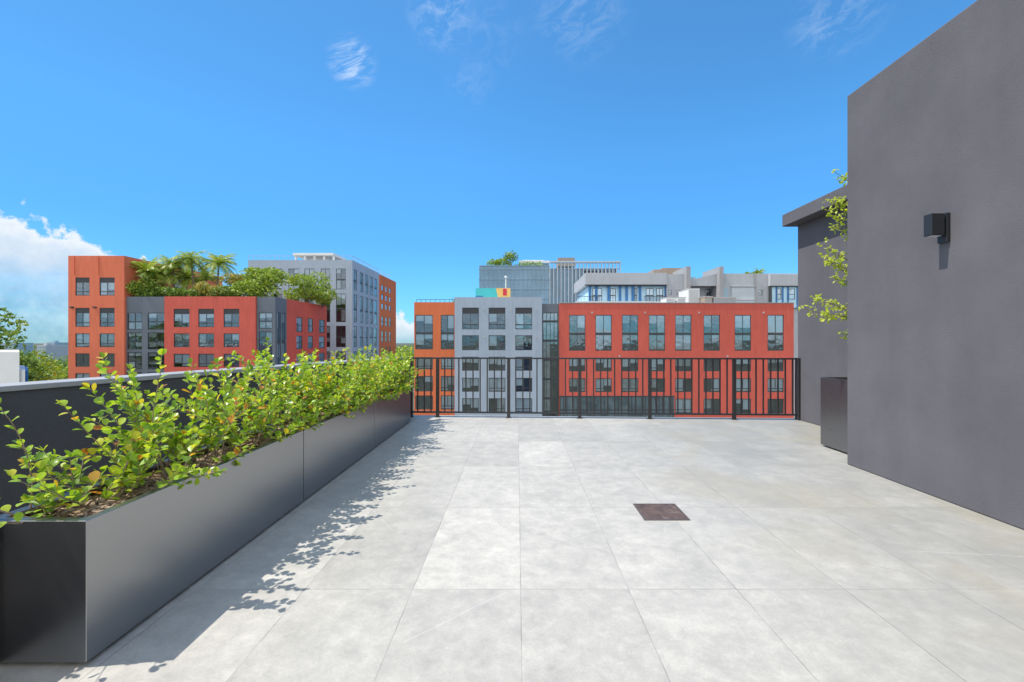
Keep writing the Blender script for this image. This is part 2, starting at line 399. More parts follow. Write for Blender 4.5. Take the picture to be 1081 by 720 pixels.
lp = thing('wall_lamp', 'small black square wall lamp on the tall grey wall', 'lamp', (3.69, 3.794, 2.3))
m = MB(); m.box(3.535, 3.645, 3.755, 3.833, 2.285, 2.470); m.build('lamp_box', 'lamp_metal', lp, bevel=0.003)
m = MB(); m.box(3.552, 3.63, 3.768, 3.820, 2.280, 2.2848); m.build('lens', 'blind', lp)
m = MB(); m.box(3.660, 3.688, 3.750, 3.838, 2.225, 2.475); m.build('backplate', 'lamp_metal', lp, bevel=0.002)
m = MB(); m.box(3.6452, 3.6598, 3.77, 3.818, 2.30, 2.40); m.build('bracket', 'lamp_metal', lp)

# ------------------------------------------------------------------ drain cover
dc = thing('drain_cover', 'square rusty brown drain cover set in the pale floor', 'drain cover', (1.155, 3.555, 0))
m = MB()
for a in ((0.978, 1.332, 3.385, 3.399), (0.978, 1.332, 3.710, 3.724), (0.978, 0.992, 3.3992, 3.7098), (1.318, 1.332, 3.3992, 3.7098)):
    m.box(*a, 0.0005, 0.006)
m.build('frame', 'rust_frame', dc)
m = MB(); m.box(0.9935, 1.3165, 3.4005, 3.7085, 0.0005, 0.0045); m.build('plate', 'rust_plate', dc, bevel=0.001)
for a in ((1.02, 3.43), (1.29, 3.43), (1.02, 3.68), (1.29, 3.68)):
    m = MB(); m.tube([(a[0], a[1], 0.0046), (a[0], a[1], 0.0062)], [0.007, 0.006], 10); m.build('screw', 'rust_frame', dc)

# ------------------------------------------------------------------ railing
ra, rb = Vector((-2.02, 8.02)), Vector((5.00, 7.70))
rd = (rb - ra).normalized(); rn = Vector((-rd.y, rd.x))
rail = thing('railing', 'black metal balcony railing with thin upright bars along the terrace edge', 'railing', (ra.x, ra.y, 0))
def along(mb, t0, t1, w0, z0, z1):
    a, b = ra + rd * t0, ra + rd * t1
    mb.prism([((a - rn * w0).x, (a - rn * w0).y), ((b - rn * w0).x, (b - rn * w0).y), ((b + rn * w0).x, (b + rn * w0).y), ((a + rn * w0).x, (a + rn * w0).y)], z0, z1)
RL = (rb - ra).length
def rail_t(px):      # distance along the railing line at which it crosses a bearing
    k = (px - 546) / F
    return (k * ra.y - ra.x) / (rd.x - k * rd.y)
m = MB(); along(m, -0.02, RL, 0.022, 1.055, 1.083); m.build('top_rail', 'rail_metal', rail, bevel=0.003)
m = MB(); along(m, -0.02, RL, 0.016, 0.075, 0.105); m.build('bottom_rail', 'rail_metal', rail, bevel=0.002)
posts = [rail_t(p) for p in (434, 462, 537, 612, 686, 775)]
for t in posts:
    m = MB(); along(m, t - 0.028, t + 0.028, 0.0235, 0.0, 1.0545); along(m, t - 0.05, t + 0.05, 0.05, 0.0005, 0.008)
    m.build('post', 'rail_metal', rail, bevel=0.002)
te = rail_t(844.5)
m = MB(); along(m, te - 0.055, te + 0.055, 0.06, 0.0, 1.085); m.build('end_post', 'rail_metal', rail, bevel=0.003)
edges = posts + [te]
for a, b in zip(edges[:-1], edges[1:]):
    n = max(1, round((b - a) / 0.127))
    for k in range(1, n):
        t = a + (b - a) * k / n
        m = MB(); along(m, t - 0.0105, t + 0.0105, 0.0105, 0.1055, 1.0545); m.build('baluster', 'rail_metal', rail)

# ------------------------------------------------------------------ planters on the left
PXF, PW, PH = -1.82, 0.44, 0.62
P_Y = ((1.86, 3.751), (3.763, 5.632), (5.648, 7.52))
P_LAB = ('nearest of the black metal planter boxes, its end face towards the viewer', 'middle black metal planter box of the row of three',
         'farthest black metal planter box, ending by the railing')
T = 0.018
def hollow_box(mb, x0, x1, y0, y1, z0, z1, t, zf):
    o_ = [(x0, y0), (x1, y0), (x1, y1), (x0, y1)]; i_ = [(x0 + t, y0 + t), (x1 - t, y0 + t), (x1 - t, y1 - t), (x0 + t, y1 - t)]
    b = len(mb.v)
    mb.v += [(*p, z0) for p in o_] + [(*p, z1) for p in o_] + [(*p, z1) for p in i_] + [(*p, zf) for p in i_]
    for k in range(4):
        n = (k + 1) % 4
        mb.f += [(b + k, b + n, b + 4 + n, b + 4 + k), (b + 4 + k, b + 4 + n, b + 8 + n, b + 8 + k), (b + 8 + k, b + 8 + n, b + 12 + n, b + 12 + k)]; mb.mi += [0, 0, 0]
    mb.f += [(b + 3, b + 2, b + 1, b), (b + 12, b + 13, b + 14, b + 15)]; mb.mi += [0, 0]
for (y0, y1), lab, x1 in zip(P_Y + ((-0.42, 1.835),), P_LAB + ('unseen empty black planter box beside the viewer, added to darken the end face of the nearest one',), (PXF, PXF, PXF, -2.195)):  # last box is added out of frame to darken the near end face
    x0 = x1 - PW
    o = thing('planter_box', lab, 'planter', ((x0 + x1) / 2, (y0 + y1) / 2, 0), 'black planter boxes in a row along the parapet')
    m = MB()
    hollow_box(m, x0, x1, y0, y1, 0.022, PH, T, 0.06)
    m.build('shell', 'planter_metal' if x1 == PXF else 'rail_metal', o, bevel=0.002)
    m = MB(); r = 0.045
    m.box(x1 - r, x1 - T - .001, y0 + T + .001, y1 - T - .001, PH - 0.012, PH - 0.002); m.box(x0 + T + .001, x0 + r, y0 + T + .001, y1 - T - .001, PH - 0.012, PH - 0.002)
    m.box(x0 + r, x1 - r, y0 + T + .001, y0 + r, PH - 0.012, PH - 0.002); m.box(x0 + r, x1 - r, y1 - r, y1 - T - .001, PH - 0.012, PH - 0.002)
    m.build('rim', 'planter_metal', o)
    m = MB(); m.box(x0 + .05, x1 - .05, y0 + .05, y1 - .05, 0.0, 0.0215); m.build('plinth', 'rail_metal', o)
    # heaped mulch with loose chips
    m = MB(); nx, ny = 10, 40
    def mz(x, y): return PH - 0.055 + 0.03 * mnoise.noise(Vector((x * 5, y * 5, 1))) + 0.012 * mnoise.noise(Vector((x * 22, y * 22, 4)))
    xs = [x0 + T + (PW - 2 * T) * i / nx for i in range(nx + 1)]; ys = [y0 + T + (y1 - y0 - 2 * T) * j / ny for j in range(ny + 1)]
    for i in range(nx):
        for j in range(ny):
            m.quad(*[(xx, yy, mz(xx, yy)) for xx, yy in ((xs[i], ys[j]), (xs[i + 1], ys[j]), (xs[i + 1], ys[j + 1]), (xs[i], ys[j + 1]))])
    for k in range(1500):
        x, y = rng.uniform(x0 + .04, x1 - .04), rng.uniform(y0 + .04, y1 - .04)
        L, wd = rng.uniform(.008, .03), rng.uniform(.003, .008)
        a = rng.uniform(0, math.pi); u = Vector((math.cos(a), math.sin(a), rng.uniform(-.4, .4))) * L; v = Vector((-math.sin(a), math.cos(a), rng.uniform(-.5, .5))) * wd
        c = Vector((x, y, mz(x, y) + rng.uniform(.002, .016))); h = Vector((0, 0, .003))
        m.hexa([c - u - v - h, c + u - v - h, c + u + v - h, c - u + v - h, c - u - v + h, c + u - v + h, c + u + v + h, c - u + v + h], mi=1)
    m.build('mulch', ['mulch', 'chip'], o)

# a leaf: rounded, folded a little along its midrib
LEAF = [(0.0, 0.05), (0.28, 0.30), (0.62, 0.42), (0.88, 0.27), (1.0, 0.0)]
def add_leaf(mb, p, along_, up, size, fold=0.28, curl=0.12, wide=1.0):
    t = along_.normalized(); s = t.cross(up)
    if s.length < 1e-3: s = t.cross(Vector((1, 0, 0)))
    s.normalize(); n = s.cross(t)
    i = len(mb.v)
    for a, hw in LEAF:
        c = p + t * (a * size) - n * (curl * size * a * a)
        mb.v.append(tuple(c))
        e = hw * size * wide
        mb.v.append(tuple(c + s * e + n * (fold * e))); mb.v.append(tuple(c - s * e + n * (fold * e)))
    for k in range(len(LEAF) - 1):
        a, b = i + 3 * k, i + 3 * k + 3
        mb.f.append((a, a + 1, b + 1, b)); mb.f.append((a, b, b + 2, a + 2)); mb.mi += [0, 0]

def rvec(r): return Vector((r.uniform(-1, 1), r.uniform(-1, 1), r.uniform(-1, 1)))

def shoot(r, base, d0, L, leaves, stems, lsize=0.050, droop=0.25, step=0.019, r0=0.0045, start=0.25, branch=1):
    """a leafy shoot, with side shoots"""
    n = max(6, int(L / 0.035)); p = Vector(base); d = d0.normalized(); pts = [p.copy()]
    bend = rvec(r) * 0.10
    for k in range(n):
        d = (d + bend * 0.35 + rvec(r) * 0.09 + Vector((0, 0, 0.05 - droop * 0.10 * k / n))).normalized()
        p = p + d * (L / n); pts.append(p.copy())
    stems.tube(pts, [r0 * (1 - 0.72 * k / n) for k in range(n + 1)], 5)
    ang = r.uniform(0, 6.28); s = L * start
    while s < L:
        f = s / L * n; k = min(n - 1, int(f)); q = pts[k].lerp(pts[k + 1], f - k); t = (pts[k + 1] - pts[k]).normalized()
        a = t.cross(Vector((0, 0, 1)));
        if a.length < 1e-3: a = Vector((1, 0, 0))
        a.normalize(); b = t.cross(a)
        ang += 2.4 + r.uniform(-.5, .5)
        side = a * math.cos(ang) + b * math.sin(ang)
        dirv = (side * 0.9 + t * r.uniform(.25, .9) + Vector((0, 0, .28)) + rvec(r) * .25)
        up = (Vector((0, 0, 1)) + t * .2 + rvec(r) * 0.55).normalized()
        sz = lsize * r.uniform(0.6, 1.2) * (1.0 - 0.25 * (s / L) ** 3)
        stems_p = q + dirv.normalized() * 0.006
        add_leaf(leaves, stems_p, dirv, up, sz, r.uniform(.1, .45), r.uniform(-.05, .25), r.uniform(.85, 1.1))
        s += step * r.uniform(.7, 1.4)
    add_leaf(leaves, pts[-1], d + rvec(r) * .3, Vector((0, 0, 1)) + rvec(r) * .4, lsize * .8)
    add_leaf(leaves, pts[-1], d + rvec(r) * .6, Vector((0, 0, 1)) + rvec(r) * .4, lsize * .7)
    if branch:
        for _ in range(r.choice((2, 3, 3))):
            f = r.uniform(.2, .8); q = pts[int(f * n)]
            dd = (d0.normalized() * .6 + rvec(r) * .9 + Vector((0, 0, .35))).normalized()
            shoot(r, q, dd, L * r.uniform(.3, .55), leaves, stems, lsize, droop, step, r0 * .6, 0.12, branch - 1)

SHRUBS = []
for ip, (pname, (y0, y1)) in enumerate(zip(('nearest', 'middle', 'farthest'), P_Y)):
    for j, where in enumerate(('near end', 'middle', 'far end')):
        SHRUBS.append((ip, j, y0 + (y1 - y0) * (0.17 + 0.33 * j), 'glossy round-leaved shrub rooted at the %s of the %s planter' % (where, pname)))
for ip, j, yc, lab in SHRUBS:
    r = random.Random(100 + ip * 10 + j)
    o = thing('shrub', lab, 'shrub', (PXF - PW * .5, yc, PH - 0.06), 'shrubs growing in the black planters')
    leaves, stems = MB(), MB()
    first = ip == 0 and j == 0
    nst = 11 if first else 19 + 2 * ip
    for k in range(nst):
        bx = PXF - r.uniform(.10, PW - .08); by = yc + r.uniform(-.30, .30)
        if first: by = yc + r.uniform(-.16, .34); bx = PXF - r.uniform(.18, PW - .06)
        d0 = Vector((r.uniform(-.65, .55), r.uniform(-.75, .55), r.uniform(.45, 1.1)))
        if bx > PXF - .2: d0.x = r.uniform(-.2, .75)
        L = r.uniform(.34, .66)
        if ip == 0 and j > 0 and k < 3: L = r.uniform(.66, .80); d0 = Vector((r.uniform(-.35, .05), r.uniform(-.3, .3), 1.2))
        if ip == 1 and k < 2: L = r.uniform(.64, .76); d0 = Vector((r.uniform(-.3, .1), r.uniform(-.3, .3), 1.2))
        if first: L = r.uniform(.25, .48); d0.z = r.uniform(.25, .8)
        shoot(r, (bx, by, PH - 0.07), d0, L, leaves, stems, droop=r.uniform(.1, .8))
    # shoots that lean out over the front rim
    for k in range(1 if first else 2 + (ip > 0) + (ip > 1)):
        by = yc + r.uniform(-.3, .3)
        shoot(r, (PXF - .10, by, PH - .05), Vector((.9, r.uniform(-.5, .3), r.uniform(.25, .6))), r.uniform(.22, .36), leaves, stems, droop=1.0, branch=1)
    for k in range(1 if first else 3 + 2 * ip):   # long arching sprigs standing clear of the rest
        by = yc + r.uniform(-.3, .3)
        shoot(r, (PXF - r.uniform(.12, .34), by, PH - .06), Vector((r.uniform(-.25, .4), r.uniform(-.8, .2), 1.0)), r.uniform(.6, .8) * (.75 if first else 1), leaves, stems, droop=.9, start=.3, step=.026, branch=0)
    if first:   # the long bare shoot leaning out at the near corner
        shoot(r, (-2.24, 2.02, PH - .05), Vector((.30, -.12, .75)), .56, leaves, stems, droop=.1, start=.2, step=.03, branch=0)
        shoot(r, (-2.16, 1.98, PH - .04), Vector((-.35, -.6, .30)), .34, leaves, stems, droop=.5, start=.3, step=.03, branch=0)
        shoot(r, (-2.12, 1.96, PH - .04), Vector((.2, -.6, .22)), .26, leaves, stems, droop=.6, start=.5, step=.04, branch=0)
    if ip == 2 and j == 2:
        for k in range(7):
            shoot(r, (PXF - .2, yc + .1, PH - .04), Vector((r.uniform(-.1, .5), r.uniform(.3, .9), r.uniform(.3, 1.0))), r.uniform(.4, .7), leaves, stems, droop=.6)
    stems.build('stem', 'twig', o, smooth=True); leaves.build('foliage', 'shrub_leaf', o, smooth=True)

# ------------------------------------------------------------------ tall planter and young tree on the right
pb = thing('tall_planter', 'tall black metal planter box standing by the grey block', 'planter', (4.4, 5.38, 0))
m = MB(); X0, X1, Y0, Y1, H = 4.0, 4.86, 4.95, 5.81, 0.905
hollow_box(m, X0, X1, Y0, Y1, 0.022, H, T, 0.06)
m.build('shell', 'tall_planter_metal', pb, bevel=0.003)
m = MB(); m.box(X0 + .05, X1 - .05, Y0 + .05, Y1 - .05, 0, 0.0215); m.build('plinth', 'rail_metal', pb)
m = MB(); m.box(X0 + T + .001, X1 - T - .001, Y0 + T + .001, Y1 - T - .001, 0.7, H - 0.05); m.build('mulch', 'mulch', pb)
for zz in (0.25, 0.5, 0.72):
    m = MB(); m.tube([(3.997, 5.62, zz), (3.9995, 5.62, zz)], [.006, .007], 8); m.build('bolt', 'rail_metal', pb)
tr = thing('young_tree', 'young tree with lime green leaves peeping out behind the tall wall', 'tree', (4.42, 5.40, 0.85))
r = random.Random(5); leaves, limbs = MB(), MB()
tp = [(4.42 + .05 * math.sin(k), 5.40 + .04 * math.cos(k * 1.7), 0.86 + k * .3) for k in range(10)]
tk = MB(); tk.tube(tp, [.028 - .0022 * k for k in range(10)], 8); tk.build('trunk', 'bark', tr, smooth=True)
def twiglet(base, tip, nleaf, spread):
    b, t = Vector(base), Vector(tip); mid = b.lerp(t, .55) + Vector((0, 0, .08)) + rvec(r) * .03
    pts = [b, b.lerp(mid, .5), mid, mid.lerp(t, .5) + rvec(r) * .02, t]
    limbs.tube(pts, [.009, .007, .005, .0035, .002], 5)
    for k in range(nleaf):
        f = r.uniform(.42, 1.0) ** .8; i = min(3, int(f * 4)); q = pts[i].lerp(pts[i + 1], f * 4 - i)
        e = q + rvec(r) * spread
        limbs.tube([q, e], [.0018, .0012], 4)
        for _ in range(4):
            add_leaf(leaves, e + rvec(r) * .015, rvec(r) + Vector((-.3, -.2, -.1)), Vector((0, 0, 1)) + rvec(r) * .6, r.uniform(.03, .05), .2, .2, .7)
for tx, ty, tip_py, bz in ((880, 5.3, 181, 2.9), (868, 5.3, 209, 2.5), (872, 5.2, 222, 2.4), (878, 5.2, 238, 2.3), (869, 5.35, 258, 2.0), (873, 5.2, 275, 1.9), (880, 5.15, 294, 1.9),
                           (847, 5.35, 326, 1.5), (858, 5.3, 313, 1.55), (868, 5.2, 333, 1.45), (878, 5.2, 320, 1.5), (889, 5.2, 353, 1.2), (868, 5.2, 268, 1.8), (882, 5.2, 205, 2.5)):
    twiglet((4.42, 5.40, bz - .05), (PX(tx, ty), ty, PZ(tip_py, ty)), 14 if tx > 875 else 18, .052)
for k in range(16):
    a = r.uniform(0, 6.28); hz = r.uniform(1.6, 3.5)
    twiglet((4.42, 5.40, hz - .35), (4.42 + math.cos(a) * .42 + .1, 5.4 + math.sin(a) * .4, hz), 14, .07)
limbs.build('branch', 'twig', tr); leaves.build('crown', 'tree_leaf', tr, smooth=True)

# ------------------------------------------------------------------ buildings: facades with real openings
Z3 = Vector((0, 0, 1))
class Facade:
    """a wall plane: a runs along it, b is height, depth goes inwards"""
    def __init__(s, o, u):
        s.o = Vector(o); s.u = Vector(u).normalized(); s.n = s.u.cross(Z3)
    def P(s, a, b, d=0.0):
        q = s.o + s.u * a - s.n * d; return Vector((q.x, q.y, b))
    def box(s, mb, a0, a1, b0, b1, d0, d1, mi=0):
        mb.hexa([s.P(a0, b0, d0), s.P(a1, b0, d0), s.P(a1, b0, d1), s.P(a0, b0, d1), s.P(a0, b1, d0), s.P(a1, b1, d0), s.P(a1, b1, d1), s.P(a0, b1, d1)], mi)
    def wall(s, mb, L, b0, b1, holes, depth=0.3):
        A = sorted({0.0, L} | {h[0] for h in holes} | {h[1] for h in holes}); Bz = sorted({b0, b1} | {h[2] for h in holes} | {h[3] for h in holes})
        for i in range(len(A) - 1):
            for j in range(len(Bz) - 1):
                ca, cb = (A[i] + A[i + 1]) / 2, (Bz[j] + Bz[j + 1]) / 2
                if any(h[0] < ca < h[1] and h[2] < cb < h[3] for h in holes): continue
                mb.quad(s.P(A[i], Bz[j]), s.P(A[i + 1], Bz[j]), s.P(A[i + 1], Bz[j + 1]), s.P(A[i], Bz[j + 1]))
        for a0, a1, z0, z1 in [h[:4] for h in holes]:
            for p, q in (((a0, z0), (a1, z0)), ((a1, z0), (a1, z1)), ((a1, z1), (a0, z1)), ((a0, z1), (a0, z0))):
                mb.quad(s.P(*p), s.P(*p, depth), s.P(*q, depth), s.P(*q))

def window(fc, parent, a0, a1, b0, b1, style, r):
    fr = MB(); t = 0.09; d0, d1 = 0.06, 0.15
    fc.box(fr, a0, a1, b0, b0 + t, d0, d1); fc.box(fr, a0, a1, b1 - t, b1, d0, d1)
    fc.box(fr, a0, a0 + t, b0 + t, b1 - t, d0, d1); fc.box(fr, a1 - t, a1, b0 + t, b1 - t, d0, d1)
    mid = (a0 + a1) / 2; H = b1 - b0; bars = []
    if style == 'tall':
        fc.box(fr, a0 + t, a1 - t, b0 + H * .44, b0 + H * .50, d0 + .004, d1 - .004); bars.append(b0 + H * .47)
        fc.box(fr, mid - .04, mid + .04, b0 + t, b1 - t, d0 + .008, d1 - .008)
    elif style == 'low_bar':
        fc.box(fr, a0 + t, a1 - t, b0 + H * .24, b0 + H * .28, d0 + .004, d1 - .004)
        fc.box(fr, mid - .035, mid + .035, b0 + H * .24, b1 - t, d0 + .008, d1 - .008)
    elif style == 'panel':      # solid panel above the glass
        fc.box(fr, a0 + t, a1 - t, b1 - H * .28, b1 - t, d0 + .03, d1 + .03)
        fc.box(fr, a0 + t, a1 - t, b0 + H * .20, b0 + H * .24, d0 + .004, d1 - .004)
        fc.box(fr, mid - .035, mid + .035, b0 + t, b1 - H * .28, d0 + .008, d1 - .008)
    elif style == 'narrow':
        fc.box(fr, a0 + t, a1 - t, b0 + H * .45, b0 + H * .5, d0 + .004, d1 - .004)
    elif style == 'grid':
        for k in range(1, 4): fc.box(fr, a0 + (a1 - a0) * k / 4 - .04, a0 + (a1 - a0) * k / 4 + .04, b0 + t, b1 - t, d0 + .004, d1 - .004)
        for k in range(1, 10):
            if b0 + 3.2 * k < b1 - .3: fc.box(fr, a0 + t, a1 - t, b0 + 3.2 * k - .35, b0 + 3.2 * k, d0 + .008, d1 - .008)
    wn = fr.build('window', 'frame_metal', parent)
    pm = MB(); fc.box(pm, a0 + .01, a1 - .01, b0 + .01, b1 - .01, 0.100, 0.112); pm.build('pane', 'window_glass', wn)
    # roller blinds or curtains, drawn differently in each window
    cells = [(b0 + t, b1 - t)] if not bars else [(b0 + t, bars[0] - .1), (bars[0] + .1, b1 - t)]
    if style == 'panel': cells = [(b0 + t, b1 - H * .28)]
    for c0, c1 in cells:
        k = r.random(); 
        bm_ = MB()
        for s0, s1 in ((a0 + t, mid - .02), (mid + .02, a1 - t)):
            kk = k if r.random() < .6 else r.random()
            if kk < .25: drop = 0
            elif kk < .55: drop = .95
            else: drop = r.uniform(.3, .75)
            if drop: fc.box(bm_, s0, s1, c1 - (c1 - c0) * drop, c1, .17, .19)
        if bm_.v: bm_.build('blind', r.choice(('blind', 'blind', 'curtain')), wn)
    return wn

def wing(parent, name, mat, x0, x1, y0, y1, top, holes_front=(), holes_right=(), holes_left=(), label=None, seed=1, skip_left=False):
    """one wing: front wall at y0, right wall at x1; openings are (u0,u1,z0,z1,style)"""
    m = MB(); r = random.Random(seed)
    ff = Facade((x0, y0, 0), (1, 0, 0)); fr_ = Facade((x1, y0, 0), (0, 1, 0)); fl = Facade((x0, y1, 0), (0, -1, 0))
    ff.wall(m, x1 - x0, GROUND, top, [h for h in holes_front]); fr_.wall(m, y1 - y0, GROUND, top, list(holes_right)); fl.wall(m, y1 - y0, GROUND, top, list(holes_left))
    m.quad((x1, y1, GROUND), (x0, y1, GROUND), (x0, y1, top), (x1, y1, top))
    # parapet top and sunken roof
    p = 0.3; dz_ = 0.5
    o_, i_ = [(x0, y0), (x1, y0), (x1, y1), (x0, y1)], [(x0 + p, y0 + p), (x1 - p, y0 + p), (x1 - p, y1 - p), (x0 + p, y1 - p)]
    for k in range(4):
        a, b, c, dd = o_[k], o_[(k + 1) % 4], i_[(k + 1) % 4], i_[k]
        m.quad((*a, top), (*b, top), (*c, top), (*dd, top)); m.quad((*dd, top), (*c, top), (*c, top - dz_), (*dd, top - dz_))
    wl = m.build(name, mat, parent)
    if label: wl['label'] = label
    rf = MB(); rf.box(x0 + p, x1 - p, y0 + p, y1 - p, top - dz_ - .1, top - dz_ + .002); rf.build('roof', 'roof_gravel', wl)
    it = MB(); q = 1.6; it.box(x0 + (q if holes_left else .35), x1 - (q if holes_right else .35), y0 + (q if holes_front else .35), y1 - .35, GROUND, top - dz_ - .15); it.build('interior', 'interior', wl)
    for h in holes_front: window(ff, parent, *h, r)
    for h in holes_right: window(fr_, parent, *h, r)
    for h in holes_left: window(fl, parent, *h, r)
    return wl

def fh(x0, z, cols, rows):      # photo columns/rows to openings in a front wall at distance z
    hs = []
    for c in cols:
        for rr in rows: hs.append((PX(c[0], z) - x0, PX(c[1], z) - x0, PZ(rr[1], z), PZ(rr[0], z), rr[2]))
    return hs
def lower(z, py0, h_px, pitch, n, style): return [(py0 + pitch * k, py0 + pitch * k + h_px, style) for k in range(n)]

# --- the long red, grey and orange block beyond the railing
zb = 73.0
b1 = thing('apartment_building', 'long apartment block in red, pale grey and orange facing the terrace railing', 'building', (PX(640, zb), zb + 8, GROUND))
red_cols = ((600.8, 618), (628.6, 645.8), (656.7, 673.9), (685, 702.2), (712.8, 730), (742.8, 760), (775.6, 793), (810.3, 827.5))
rows_red = [(332.5, 370.3, 'tall'), (378, 392, 'low_bar'), (399.4, 414, 'low_bar'), (421, 436.7, 'low_bar')]
x0, x1 = PX(590.3, zb), PX(838, zb)
side = [(3 + 6 * k, 5 + 6 * k, PZ(370, zb), PZ(333, zb), 'tall') for k in range(2)]
wing(b1, 'red_wing', 'red_paint', x0, x1, zb, zb + 18, PZ(320.3, zb), fh(x0, zb, red_cols, rows_red), seed=3)
x0, x1 = PX(480.4, zb), PX(572, zb)
wing(b1, 'grey_wing', 'pale_paint', x0, x1, zb - .5, zb + 15, PZ(314, zb), fh(x0, zb, ((488.3, 505.8), (516, 533.6), (544, 561.7)),
     [(325, 347.8, 'panel'), (354, 369.7, 'low_bar'), (376.5, 391.2, 'low_bar'), (398.6, 413.3, 'low_bar'), (420, 435, 'low_bar')]), seed=4)
x0, x1 = PX(437.2, zb), PX(480.2, zb)
wing(b1, 'orange_wing', 'orange_paint', x0, x1, zb, zb + 14, PZ(319, zb), fh(x0, zb, ((438.4, 457), (465.3, 479.5)),
     [(332.5, 368.9, 'tall'), (377, 390, 'low_bar'), (397, 413.3, 'low_bar'), (417.5, 432.5, 'low_bar')]), seed=5)
x0, x1 = PX(572.2, zb), PX(590.1, zb)
wing(b1, 'glazed_bay', 'slate_panel', x0, x1, zb + .25, zb + 14, PZ(320.6, zb), fh(x0, zb, ((573, 589.2),), [(330, 440, 'grid')]), seed=6)
# roof edge trims and the glazed shopfront strip low on the red wing
ff = Facade((0, zb, 0), (1, 0, 0))
m = MB(); ff.box(m, PX(590.4, zb), PX(838.2, zb), PZ(320.2, zb), PZ(319.3, zb), -.08, .4); m.build('roof_edge', 'coping', b1)
m = MB()
for k in range(34):
    a = PX(591 + k * 3.6, zb); 
    if k % 8 in (3, 7): continue
    ff.box(m, a, a + .09, PZ(446, zb), PZ(418.5, zb), -.14, -.04)
ff.box(m, PX(590.6, zb), PX(712, zb), PZ(419.0, zb), PZ(417.8, zb), -.16, -.02); ff.box(m, PX(590.6, zb), PX(712, zb), PZ(433.0, zb), PZ(432.0, zb), -.13, -.02)
m.build('shopfront_frame', 'frame_metal', b1)
m = MB(); ff.box(m, PX(591, zb), PX(711.6, zb), PZ(446, zb), PZ(418.8, zb), -.05, -.02); m.build('shopfront_glass', 'shop_glass', b1)
m = MB(); ff.box(m, PX(439, zb), PX(480, zb), PZ(316.2, zb), PZ(315.8, zb), .3, .36)
for k in range(9): ff.box(m, PX(439 + k * 5, zb), PX(439 + k * 5, zb) + .05, PZ(319, zb), PZ(315.9, zb), .3, .36)
m.build('roof_railing', 'frame_metal', b1)

# --- coral and red block with the roof garden on the left
zl = 72.0
b2 = thing('apartment_building', 'coral and red apartment block with palms on its roof terrace at left', 'building', (-58, zl + 10, GROUND))
xt0, xt1 = PX(72, zl), PX(131.2, zl); topT = PZ(270, zl)
rowsT = [(293, 312, 'panel'), (325, 345, 'panel'), (352, 366.5, 'low_bar'), (373, 387.3, 'low_bar'), (394, 408, 'low_bar'), (415, 429, 'low_bar')]
def rh(X, y0, cols, rows, zref):
    """photo columns to openings in a receding right-hand wall at x = X; row heights are read at depth zref"""
    hs = []
    for c in cols:
        a0, a1 = [X * F / (q - 546) - y0 for q in c]
        for rr in rows: hs.append((a0, a1, PZ(rr[1], zref), PZ(rr[0], zref), rr[2]))
    return hs
zr = 85.0
wing(b2, 'coral_tower', 'coral_paint', xt0, xt1, zl, zl + 24, topT, fh(xt0, zl, ((79.5, 94.5), (105, 121)), rowsT),
     rh(xt1, zl, ((152, 160), (184, 197), (207, 219)), [(289.5, 305, 'low_bar')], zr), seed=8)
xw1 = PX(289.5, zl); topW = PZ(313, zl)
rowsW = [(326, 345.4, 'panel'), (352, 366.5, 'low_bar'), (373.5, 387.5, 'low_bar'), (394.5, 408.5, 'low_bar')]
x0, x1 = PX(131.5, zl), PX(173.3, zl)
wing(b2, 'slate_bay', 'slate_panel', x0, x1, zl + .35, zl + 20, topW, fh(x0, zl, ((132.5, 148), (154, 172.5)), [(330, 348, 'tall'), (351, 369, 'tall'), (372, 390, 'tall'), (393, 411, 'tall')]), seed=9)
x0, x1 = PX(173.5, zl), PX(269.8, zl)
wing(b2, 'red_wing', 'red_paint', x0, x1, zl, zl + 20, topW, fh(x0, zl, ((183.3, 200), (209.3, 226), (236, 252.6)), rowsW), seed=10)
x0 = PX(270, zl)
wing(b2, 'slate_corner', 'slate_panel', x0, xw1, zl + .3, zl + 3.9, topW - .05, fh(x0, zl, ((272, 286.5),), [(330, 347, 'tall'), (350, 388, 'tall'), (392, 428, 'tall')]),
     [(.6, 1.7, PZ(388, 74), PZ(330, 74), 'tall'), (2.0, 3.2, PZ(388, 74), PZ(330, 74), 'tall')], seed=11)
xs_ = xw1 - .15; 
rowsS = [(334.8, 350.5, 'narrow'), (354.5, 368.5, 'narrow'), (374, 388, 'narrow'), (393, 407, 'narrow')]
wing(b2, 'red_side_wing', 'red_paint', PX(271, zl), xs_, zl + 4.0, zl + 20.2, topW + .02, (), rh(xs_, zl + 4, ((313, 319.4), (325, 330.5), (336.8, 342.8)), rowsS, 80), seed=12)
# fins on the tower crown and soffit lights
ff = Facade((0, zl, 0), (1, 0, 0))
m = MB()
for q in (79.0, 104.5): ff.box(m, PX(q, zl) - .12, PX(q, zl), PZ(290, zl), topT, -.10, -.002)
m.build('crown_fin', 'coral_paint', b2)
m = MB()
for q in (76.5, 100.5): ff.box(m, PX(q, zl) - .25, PX(q, zl) + .25, PZ(325, zl), PZ(323.6, zl), -.25, -.002)
m.build('wall_vent', 'frame_metal', b2)

